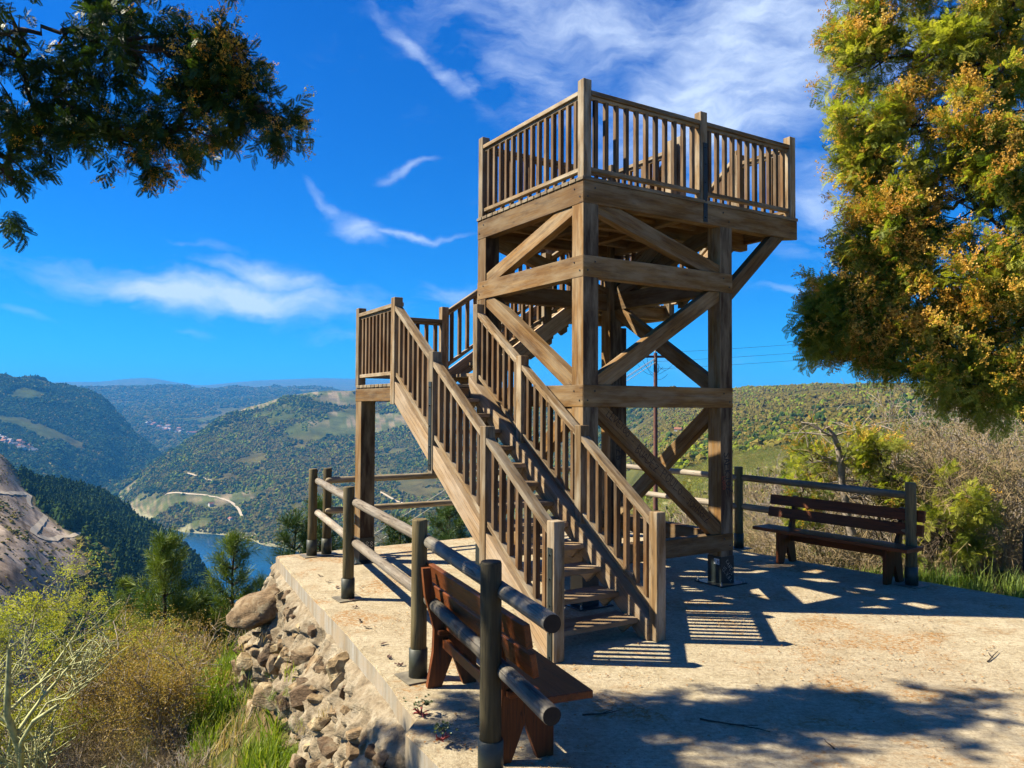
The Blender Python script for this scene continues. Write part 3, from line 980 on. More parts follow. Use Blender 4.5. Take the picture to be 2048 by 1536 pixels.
def landing(parent, u0, u1, v0, v1, ztop, boards_along='v'):
    if boards_along == 'v':
        u = u0 - 0.005
        while u < u1 - 0.05:
            bar('deck_board', (u + 0.056, v0, ztop - 0.019), (u + 0.056, v1 + 0.01, ztop - 0.019), 0.112, 0.036, M_DECK, parent, side=(1, 0, 0))
            u += 0.1235
    else:
        v = v0
        while v < v1 - 0.05:
            bar('deck_board', (u0 - 0.012, v + 0.056, ztop - 0.019), (u1 + 0.01, v + 0.056, ztop - 0.019), 0.112, 0.036, M_DECK, parent, side=(0, 1, 0))
            v += 0.1235
    zb, zt = ztop - 0.20, ztop - 0.0385
    t = 0.10
    bar('beam', (u0 + t / 2, v0 + 0.03, (zb + zt) / 2), (u0 + t / 2, v1, (zb + zt) / 2), t, zt - zb, M_GLULAM, parent, side=(1, 0, 0))
    bar('beam', (u1 - t / 2, v0 + 0.03, (zb + zt) / 2), (u1 - t / 2, v1, (zb + zt) / 2), t, zt - zb, M_GLULAM, parent, side=(1, 0, 0))
    bar('beam', (u0 + t + .002, v1 - t / 2, (zb + zt) / 2), (u1 - t - .002, v1 - t / 2, (zb + zt) / 2), t, zt - zb, M_GLULAM, parent, side=(0, 1, 0))
    bar('beam', (u0 + t + .002, v0 + 0.03 + t / 2, (zb + zt) / 2), (u1 - t - .002, v0 + 0.03 + t / 2, (zb + zt) / 2), t, zt - zb, M_GLULAM, parent, side=(0, 1, 0))
    return zb


landing(ld, L0u, L1u, L0v + 0.03, L1v, L1, 'u')
bar('riser_board', (-1.045, V0 + 12 * RUN + 0.014, L1 - 0.12), (-0.20, V0 + 12 * RUN + 0.014, L1 - 0.12), 0.026, 0.15, M_GLULAM, ld, side=(0, 1, 0))
lp = {'a': (-0.995, 1.90), 'b': (-0.995, 3.26), 'c': (0.165, 3.26)}
post(lp['b'], L1 - 0.02, L1 + 0.96, ld)
post(lp['c'], L1 - 0.02, L1 + 0.975, ld)
panel(ld, (-1.05, 1.90, 0), (*lp['b'], 0), L1, L1, 10, hand=0.89, low=0.11)
panel(ld, (*lp['b'], 0), (*lp['c'], 0), L1, L1, 8, hand=0.89, low=0.11)

# flight 2: along +u behind the tower
F2 = 0.25
y2 = [-0.09, 0.86, 1.62]
def n2(zb):
    return [(y, zb + RISE * (1 + y / RUN) + 0.955, zb + RISE * (1 + y / RUN) - 0.20) for y in y2]
f2 = flight(lambda x, y, z: (F2 + y, x, z), 6, L1, (2.29, 3.20), (2.235, 0.10), (3.255, 0.10), None,
            {'n': (2.235, n2(L1)), 'f': (3.26, [q for q in n2(L1)])})
L2 = L1 + 7 * RISE
ld2 = empty('landing', parent=tower)
landing(ld2, F2 + 6 * RUN, 3.13, 2.10, 3.31, L2, 'v')
post((3.085, 3.26), L2 - 0.02, L2 + 0.96, ld2); post((1.82, 3.26), L2 - 0.02, L2 + 0.96, ld2); post((3.085, 2.10), L2 - 0.02, L2 + 0.96, ld2)
panel(ld2, (1.82, 3.26, 0), (3.085, 3.26, 0), L2, L2, 9, hand=0.89, low=0.11)
panel(ld2, (3.085, 3.26, 0), (3.085, 2.10, 0), L2, L2, 8, hand=0.89, low=0.11)
# flight 3: along -v up to the platform
F3 = 1.90
def n3(): return [(y, L2 + RISE * (1 + y / RUN) + 0.955, L2 + RISE * (1 + y / RUN) - 0.20) for y in (-0.18, 1.04)]
f3 = flight(lambda x, y, z: (x, F3 - y, z), 4, L2, (2.16, 3.03), (2.11, 0.09), (3.08, 0.09), None,
            {'n': (2.115, n3()), 'f': (3.085, n3())})

# dark bolt heads where the beams cross the columns
bm = bmesh.new()
bmesh.ops.create_cone(bm, cap_ends=True, segments=8, radius1=0.009, radius2=0.007, depth=0.006, matrix=Matrix.Translation((0, 0, 0.003)))
HEAD = bpy.data.meshes.new('bolt_head'); bm.to_mesh(HEAD); bm.free(); HEAD.materials.append(M_STEEL)
for za, zb in ((Z4, Z4T), (Z3, Z3T), (Z2, Z2T), (Z1, Z1T)):
    for a_, f_ in ((0.05, .30), (0.14, .72)):
        zz = za + (zb - za) * f_
        for u in (a_, UB - a_):
            link('bolt_head', HEAD, None, tower, Matrix.Translation((u, -0.0045, zz)) @ Matrix.Rotation(math.pi / 2, 4, 'X'))
        for v in (a_, VC - a_):
            link('bolt_head', HEAD, None, tower, Matrix.Translation((-0.0045, v, zz)) @ Matrix.Rotation(-math.pi / 2, 4, 'Y'))

# ------------------------------------------------------------------ hand-drawn writing
GL = {  # stroke glyphs on a 1 x 1.4 cell
    'L': [[(0.1, 1.4), (0.05, 0), (0.8, 0.1)]], 'E': [[(0.85, 1.3), (0.1, 1.35), (0.1, 0.7), (0.7, 0.75)], [(0.1, 0.7), (0.1, 0), (0.9, 0.05)]],
    'V': [[(0, 1.4), (0.4, 0), (0.9, 1.4)]], 'I': [[(0.5, 1.35), (0.45, 0)]], 'G': [[(0.9, 1.2), (0.4, 1.4), (0.05, 0.7), (0.4, 0), (0.9, 0.3), (0.85, 0.65), (0.5, 0.65)]],
    'O': [[(0.5, 1.3), (0.1, 1.0), (0.1, 0.3), (0.5, 0), (0.9, 0.4), (0.85, 1.05), (0.5, 1.3)]], 'N': [[(0.05, 0), (0.1, 1.4), (0.8, 0), (0.9, 1.4)]],
    '-': [[(0.2, 0.6), (0.8, 0.7)]], 'B': [[(0.1, 0), (0.1, 1.4), (0.7, 1.2), (0.6, 0.8), (0.1, 0.7), (0.8, 0.5), (0.7, 0.1), (0.1, 0)]],
    'U': [[(0.1, 1.4), (0.1, 0.3), (0.5, 0), (0.85, 0.3), (0.85, 1.4)]], 'A': [[(0.05, 0), (0.45, 1.4), (0.9, 0)], [(0.2, 0.55), (0.75, 0.55)]],
    'D': [[(0.1, 0), (0.1, 1.4), (0.7, 1.2), (0.95, 0.6), (0.6, 0.1), (0.1, 0)]], 'Z': [[(0.1, 1.3), (0.9, 1.4), (0.1, 0), (0.95, 0.1)], [(0.3, 0.65), (0.75, 0.75)]],
    'P': [[(0.1, -0.2), (0.15, 1.4), (0.8, 1.2), (0.75, 0.75), (0.15, 0.65)]], 'S': [[(0.85, 1.25), (0.4, 1.4), (0.15, 1.05), (0.75, 0.6), (0.8, 0.2), (0.3, 0), (0.05, 0.2)]],
    'J': [[(0.2, 1.4), (0.9, 1.4), (0.65, 1.4), (0.6, 0.2), (0.3, 0), (0.05, 0.3)]], 'H': [[(0.1, 1.4), (0.1, 0)], [(0.85, 1.4), (0.8, 0)], [(0.1, 0.7), (0.8, 0.7)]],
    'R': [[(0.1, 0), (0.15, 1.4), (0.8, 1.2), (0.7, 0.75), (0.15, 0.7), (0.9, 0)]], 'K': [[(0.1, 1.4), (0.1, 0)], [(0.9, 1.4), (0.15, 0.65), (0.9, 0)]],
    'Q': [[(0.5, 1.3), (0.1, 0.9), (0.2, 0.2), (0.8, 0.1), (0.9, 1.0), (0.5, 1.3)], [(0.5, 0.4), (1.0, -0.1)]],
    '7': [[(0.1, 1.4), (0.9, 1.4), (0.4, 0)]], 'F': [[(0.9, 1.4), (0.1, 1.4), (0.1, 0)], [(0.1, 0.75), (0.7, 0.75)]], ' ': [],
    'C': [[(0.9, 1.15), (0.45, 1.4), (0.08, 0.8), (0.35, 0.05), (0.9, 0.25)]], '8': [[(0.5, 0.75), (0.15, 1.05), (0.5, 1.4), (0.85, 1.05), (0.5, 0.75), (0.1, 0.35), (0.5, 0), (0.9, 0.35), (0.5, 0.75)]],
}


def writing(name, text, origin, ex, ey, size, mat, parent, thick=0.0062, jit=0.06, seed=0, adv=1.15, arc=0.0):
    """strokes as thin raised ribbons lying on a surface; ex reading direction, ey upwards"""
    rr = random.Random(seed)
    ex, ey = Vector(ex).normalized(), Vector(ey).normalized()
    nrm = ex.cross(ey).normalized()
    V, F = [], []
    x = 0
    for ch in text:
        sc = size * rr.uniform(0.85, 1.15)
        for st in GL.get(ch, []):
            pts = [Vector((x + (a + rr.uniform(-jit, jit)) * sc, (b + rr.uniform(-jit, jit)) * sc + arc * math.sin(x * 9))) for a, b in st]
            for i in range(len(pts) - 1):
                a, b = pts[i], pts[i + 1]
                d = (b - a)
                if d.length < 1e-5: continue
                d.normalize(); s = Vector((-d.y, d.x)) * thick / 2
                base = len(V)
                for q in (a - s - d * thick * .3, b - s + d * thick * .3, b + s + d * thick * .3, a + s - d * thick * .3):
                    V.append(Vector(origin) + ex * q.x + ey * q.y + nrm * 0.0007)
                for q in range(4):
                    V.append(V[base + q] + nrm * 0.0005)
                F.append((base + 4, base + 5, base + 6, base + 7))
                F.append((base, base + 1, base + 5, base + 4)); F.append((base + 2, base + 3, base + 7, base + 6))
        x += adv * sc
    me = mesh_from(name, V, F)
    return link(name, me, mat, parent)


# writing on the lower front brace, running down its length
bA = Vector((CW, 0.012 - 0.0005, Z3)); bB = Vector((UB - CW, 0.012 - 0.0005, Z4T))
bd = (bB - bA).normalized(); bup = Vector((-bd.z, 0, bd.x))
def on_brace(s, t): return bA + bd * s + bup * t
writing('pen_writing', 'LEVEIGO', on_brace(0.13, 0.0) , bd, bup, 0.048, M_INK, tower, seed=3, adv=1.02, arc=0.01)
writing('pen_writing', '-', on_brace(0.54, -0.01), bd, bup, 0.05, M_INK, tower, seed=4, thick=0.007)
writing('pen_writing', 'BUADEZ', on_brace(0.64, -0.045), bd, bup, 0.062, M_INK, tower, seed=5, adv=0.98)
writing('pen_writing', 'POULO', on_brace(1.07, -0.025), bd, bup, 0.06, M_INK, tower, seed=6)
writing('pen_writing', '-', on_brace(1.46, -0.04), bd, bup, 0.05, M_INK, tower, seed=4, thick=0.007)
writing('pen_writing', 'JOHAREZ', on_brace(1.54, -0.03), bd, bup, 0.055, M_INK, tower, seed=8, adv=1.0)
writing('pen_writing', 'SAEKJOZ', (UB - CW + 0.045, -0.0005, 1.42), (0.10, 0, -1), (1, 0, 0.10), 0.062, M_BLACKINK, tower, seed=9, thick=0.012, adv=1.05)
writing('pen_writing', 'LOOS', (UB - CW + 0.02, -0.0005, 1.16), (0.12, 0, -1), (1, 0, 0.12), 0.035, M_REDINK, tower, seed=10, thick=0.005)
writing('scratched_writing', 'ELKBA', (UB - CW + 0.01, -0.0068, 0.17), (0.6, 0, -0.8), (0.8, 0, 0.6), 0.035, M_WHITEINK, tower, seed=12, thick=0.003, jit=0.15)
writing('scratched_writing', 'KABES', (UB - CW + 0.06, -0.0068, 0.25), (0.5, 0, -0.85), (0.85, 0, 0.5), 0.033, M_WHITEINK, tower, seed=13, thick=0.003, jit=0.18)
writing('pen_writing', 'EKZB', (UB - CW + 0.09, VC - CW - 0.0005, 1.55), (0.05, 0, -1), (1, 0, 0.05), 0.07, M_BLACKINK, tower, seed=19, thick=0.008, adv=1.2)
st = plate('sticker', [(UB - CW - 0.0075, 0.02, 0.215), (UB - CW - 0.0075, 0.095, 0.215), (UB - CW - 0.0075, 0.095, 0.275), (UB - CW - 0.0075, 0.02, 0.275)], (0, 1, 0), 0.002, M_STICKER, tower, bevel=0)
writing('sticker_print', 'F57E', (UB - CW - 0.009, 0.091, 0.226), (0, -1, 0), (0, 0, 1), 0.020, M_BLACKINK, tower, seed=2, thick=0.0045, jit=0.01, adv=0.88)
# white scribble on the shoe under the landing
uL, vL = -1.04 + h + .004, 3.31 - h - .004
writing('scratched_writing', 'C88', (uL - 0.085, vL - h - 0.008, 0.18), (1, 0, 0), (0, 0, 1), 0.055, M_WHITEINK, tower, seed=21, thick=0.005)
writing('scratched_writing', 'SKG', (uL - 0.03, vL - h - 0.008, 0.10), (0.7, 0, -0.6), (0.6, 0, 0.7), 0.045, M_WHITEINK, tower, seed=22, thick=0.004)

# ------------------------------------------------------------------ log fences
POST_R, RAIL_R = 0.057, 0.042


def fence_post(fence, p, lean=(0, 0), top=1.11, mat=M_LOGPOST, seed=0):
    prof = [(0.0, POST_R * 1.0), (0.4, POST_R * 1.005), (0.8, POST_R * 0.985), (top - 0.012, POST_R * 0.975), (top, POST_R * 0.90)]
    me = lathe_mesh(prof, 20, 0.05, seed); me.materials.append(mat)
    M = frame((p.x, p.y, 0.0), (lean[0], lean[1], 1), (0, 1, 0))
    po = link('post', me, None, fence, M)
    sl = link('steel_sleeve', SLEEVE, None, po, Matrix.Identity(4))
    bp = link('base_plate', FOOT, None, po, Matrix.Rotation(0.55, 4, 'X'))
    return po


SLEEVE = lathe_mesh([(0.004, POST_R + 0.009), (0.205, POST_R + 0.009), (0.208, POST_R + 0.001)], 24); SLEEVE.materials.append(M_SLEEVE)
bm = bmesh.new()
bmesh.ops.create_cube(bm, size=1.0, matrix=Matrix.Translation((0.007, 0, 0)) @ Matrix.Diagonal((0.010, 0.25, 0.25, 1)))
FOOT = bpy.data.meshes.new('base_plate'); bm.to_mesh(FOOT); bm.free(); FOOT.materials.append(M_GALV)


def fence_rail(fence, a, b, z, mat, seed, flat_end=False, start_round=True):
    a, b = Vector((a.x, a.y, z)), Vector((b.x, b.y, z))
    L = (b - a).length
    R = RAIL_R
    prof = []
    if start_round: prof += [(0, R * 0.30), (0.012, R * 0.62), (0.035, R * 0.86), (0.07, R * 0.99)]
    else: prof += [(0, R * .97)]
    rr = random.Random(seed)
    x = 0.3
    while x < L - 0.2:
        prof.append((x, R * rr.uniform(0.965, 1.04))); x += 0.25
    if flat_end: prof += [(L - 0.01, R * 1.05), (L, R * 1.0)]
    else: prof += [(L - 0.07, R), (L - 0.035, R * .86), (L - 0.012, R * .62), (L, R * .3)]
    me = lathe_mesh(prof, 18, 0.04, seed); me.materials.append(mat)
    if flat_end:
        me.materials.append(M_ENDGRAIN)
        me.polygons[len(me.polygons) - 1].material_index = 1
    return link('rail', me, None, fence, frame(a, b - a, (0, 1, 0)))


fl_pts = [W(-1.40, 3.84), W(-1.79, 1.47), W(-2.16, -0.94), Vector((-0.10, 4.05, 0))]
fence_l = empty('log_fence', (0, 0, 0))
tag(fence_l, 'two-rail round log fence along the left edge of the terrace by the rocky drop', 'fence')
sd = 100
for i, p in enumerate(fl_pts):
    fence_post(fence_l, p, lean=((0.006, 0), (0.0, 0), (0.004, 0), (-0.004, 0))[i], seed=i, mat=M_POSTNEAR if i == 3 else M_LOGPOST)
offv = Vector((0.055, 0.022, 0))
for i in range(len(fl_pts)):
    a = fl_pts[i]
    if i < 3:
        b = fl_pts[i + 1]; d = (b - a).normalized()
        s, t_, fe = a + offv - d * 0.05, b + offv + d * 0.05, False
    else:
        d = (fl_pts[3] - fl_pts[2]).normalized()
        s, t_, fe = a + offv - d * 0.05, a + offv + d * 0.66, True
    for z in (0.955, 0.555):
        sd += 1
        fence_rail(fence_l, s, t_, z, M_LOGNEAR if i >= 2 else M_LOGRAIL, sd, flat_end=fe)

fence_b = empty('log_fence', (0, 0, 0))
tag(fence_b, 'two-rail round log fence along the far edge of the terrace behind the tower', 'fence')
bp_ = [W(-1.20, 3.86), W(1.20, 3.86), W(3.66, 3.86)]
for i, p in enumerate(bp_): fence_post(fence_b, p, seed=20 + i)
for i in range(2):
    d = (bp_[i + 1] - bp_[i]).normalized()
    for z in (0.955, 0.565):
        sd += 1
        o = Vector((0.03, -0.05, 0))
        fence_rail(fence_b, bp_[i] + o - d * .04, bp_[i + 1] + o + d * .04, z, M_LOGBROWN, sd)
fence_r = empty('log_fence', (0, 0, 0))
tag(fence_r, 'two-rail round log fence along the right edge of the terrace behind the bench', 'fence')
rp = [W(3.76, 3.70), W(3.74, 1.43), W(3.62, -1.08)]
for i, p in enumerate(rp[1:]): fence_post(fence_r, p, seed=30 + i)
for i in range(2):
    d = (rp[i + 1] - rp[i]).normalized()
    for z in (0.965, 0.575):
        sd += 1
        o = Vector((-0.045, -0.02, 0)) if i == 0 else Vector((0.02, 0.03, 0))
        fence_rail(fence_r, rp[i] + o - d * (.12 if i == 0 else -.02), rp[i + 1] + o + d * .02, z, M_LOGRAIL if i == 0 else M_LOGBROWN, sd)


# ------------------------------------------------------------------ benches
def bench(origin, sdir, fdir, label, legs=(0.30, 1.67), length=1.97, seat_y=0.265):
    """origin on the ground at the back foot line; sdir along the bench, fdir towards the front"""
    o = empty('park_bench', origin)
    tag(o, label, 'bench', 'dark red wooden benches on the terrace')
    s, f = Vector(sdir).normalized(), Vector(fdir).normalized()
    def P(a, b, z): return s * a + f * b + Vector((0, 0, z))
    for a in legs:
        pts = [(-0.015, 0.003), (0.085, 0.003), (0.165, 0.20), (0.24, 0.003), (0.335, 0.003), (0.335, 0.392), (0.11, 0.392), (0.075, 0.47), (0.030, 0.62), (-0.005, 0.80), (-0.055, 0.80), (-0.035, 0.62), (0.02, 0.44), (0.035, 0.34), (0.012, 0.15)]
        # the outline is concave: build it as a stack of convex pieces in one mesh
        pieces = [[(-0.015, 0.003), (0.085, 0.003), (0.1575, 0.185), (0.025, 0.24)], [(0.24, 0.003), (0.335, 0.003), (0.335, 0.24), (0.1725, 0.185)],
                  [(0.1575, 0.185), (0.165, 0.205), (0.1725, 0.185), (0.335, 0.24), (0.335, 0.392), (0.030, 0.392), (0.025, 0.24)],
                  [(0.030, 0.392), (0.115, 0.392), (0.070, 0.50), (0.020, 0.66), (0.000, 0.81), (-0.055, 0.81), (-0.035, 0.62), (0.010, 0.47)]]
        bm = bmesh.new(); T = 0.045
        for pc in pieces:
            va = [bm.verts.new((0, b, z)) for b, z in pc]
            bm.faces.new(va)
        bmesh.ops.remove_doubles(bm, verts=list(bm.verts), dist=0.0005)
        bmesh.ops.recalc_face_normals(bm, faces=list(bm.faces))
        r = bmesh.ops.extrude_face_region(bm, geom=list(bm.faces))
        for v_ in [g_ for g_ in r['geom'] if isinstance(g_, bmesh.types.BMVert)]: v_.co.x += T
        bmesh.ops.recalc_face_normals(bm, faces=list(bm.faces))
        # grain runs vertically: turn the mesh so that local x is up
        for v_ in bm.verts: v_.co = Vector((v_.co.z, v_.co.x - T / 2, v_.co.y))
        me = bpy.data.meshes.new('leg'); bm.to_mesh(me); bm.free(); me.materials.append(M_BENCH)
        M = Matrix((Vector((0, 0, 1)), s, f)).transposed().to_4x4(); M.translation = s * a
        link('leg', me, None, o, M)
        bar('cross_cleat', P(a + 0.045, 0.05, 0.375), P(a + 0.045, 0.33, 0.375), 0.04, 0.034, M_BENCH, o, side=s)
    bar('seat', P(0, 0.265, 0.4135), P(length, 0.265, 0.4135), 0.33, 0.040, M_BENCH, o, side=f)
    lean = Vector((f.x * -0.17, f.y * -0.17, 1)).normalized()
    for z0, z1, b in ((0.535, 0.66, 0.082), (0.685, 0.81, 0.048)):
        c = (z0 + z1) / 2
        side = f
        bar('back_board', P(0, b + 0.012, c), P(length, b + 0.012, c), 0.036, z1 - z0, M_BENCH, o, side=(f.x, f.y, 0.17))
    bar('stretcher', P(legs[0] + .03, 0.10, 0.30), P(legs[1] - .03, 0.10, 0.30), 0.035, 0.07, M_BENCH, o, side=f)
    return o


sd_ = Vector((0.385, -0.923, 0))
bench(Vector((-0.555, 5.36, 0)) - sd_ * 0.30, sd_, Vector((0.923, 0.385, 0)), 'dark red wooden bench in the foreground, seen from behind the log rails beside the stairs', legs=(0.30, 1.53), length=1.83)
s2 = (W(3.72, -0.93) - W(3.66, 0.44)).normalized()
f2_ = Vector((s2.y, -s2.x, 0)); f2_ = f2_ if f2_.x < 0 else -f2_
bench(W(3.67, 0.44) - s2 * 0.33, s2, f2_, 'dark red wooden bench in the shade at the right fence, below the big yellow-green tree')
# ------------------------------------------------------------------ terrain
# cross sections of the valley: for a bearing (given as the photo column it lies under) a list of (distance, height);
# ('y', row, r) places the point on the sight line through that row at distance r
WATER = -300.0


def sec_z(px, item):
    if item[0] == 'z': return item[2], item[1]
    d = pray(px, item[1]); r = item[2]
    return r, EYE + r * d.z / math.hypot(d.x, d.y)


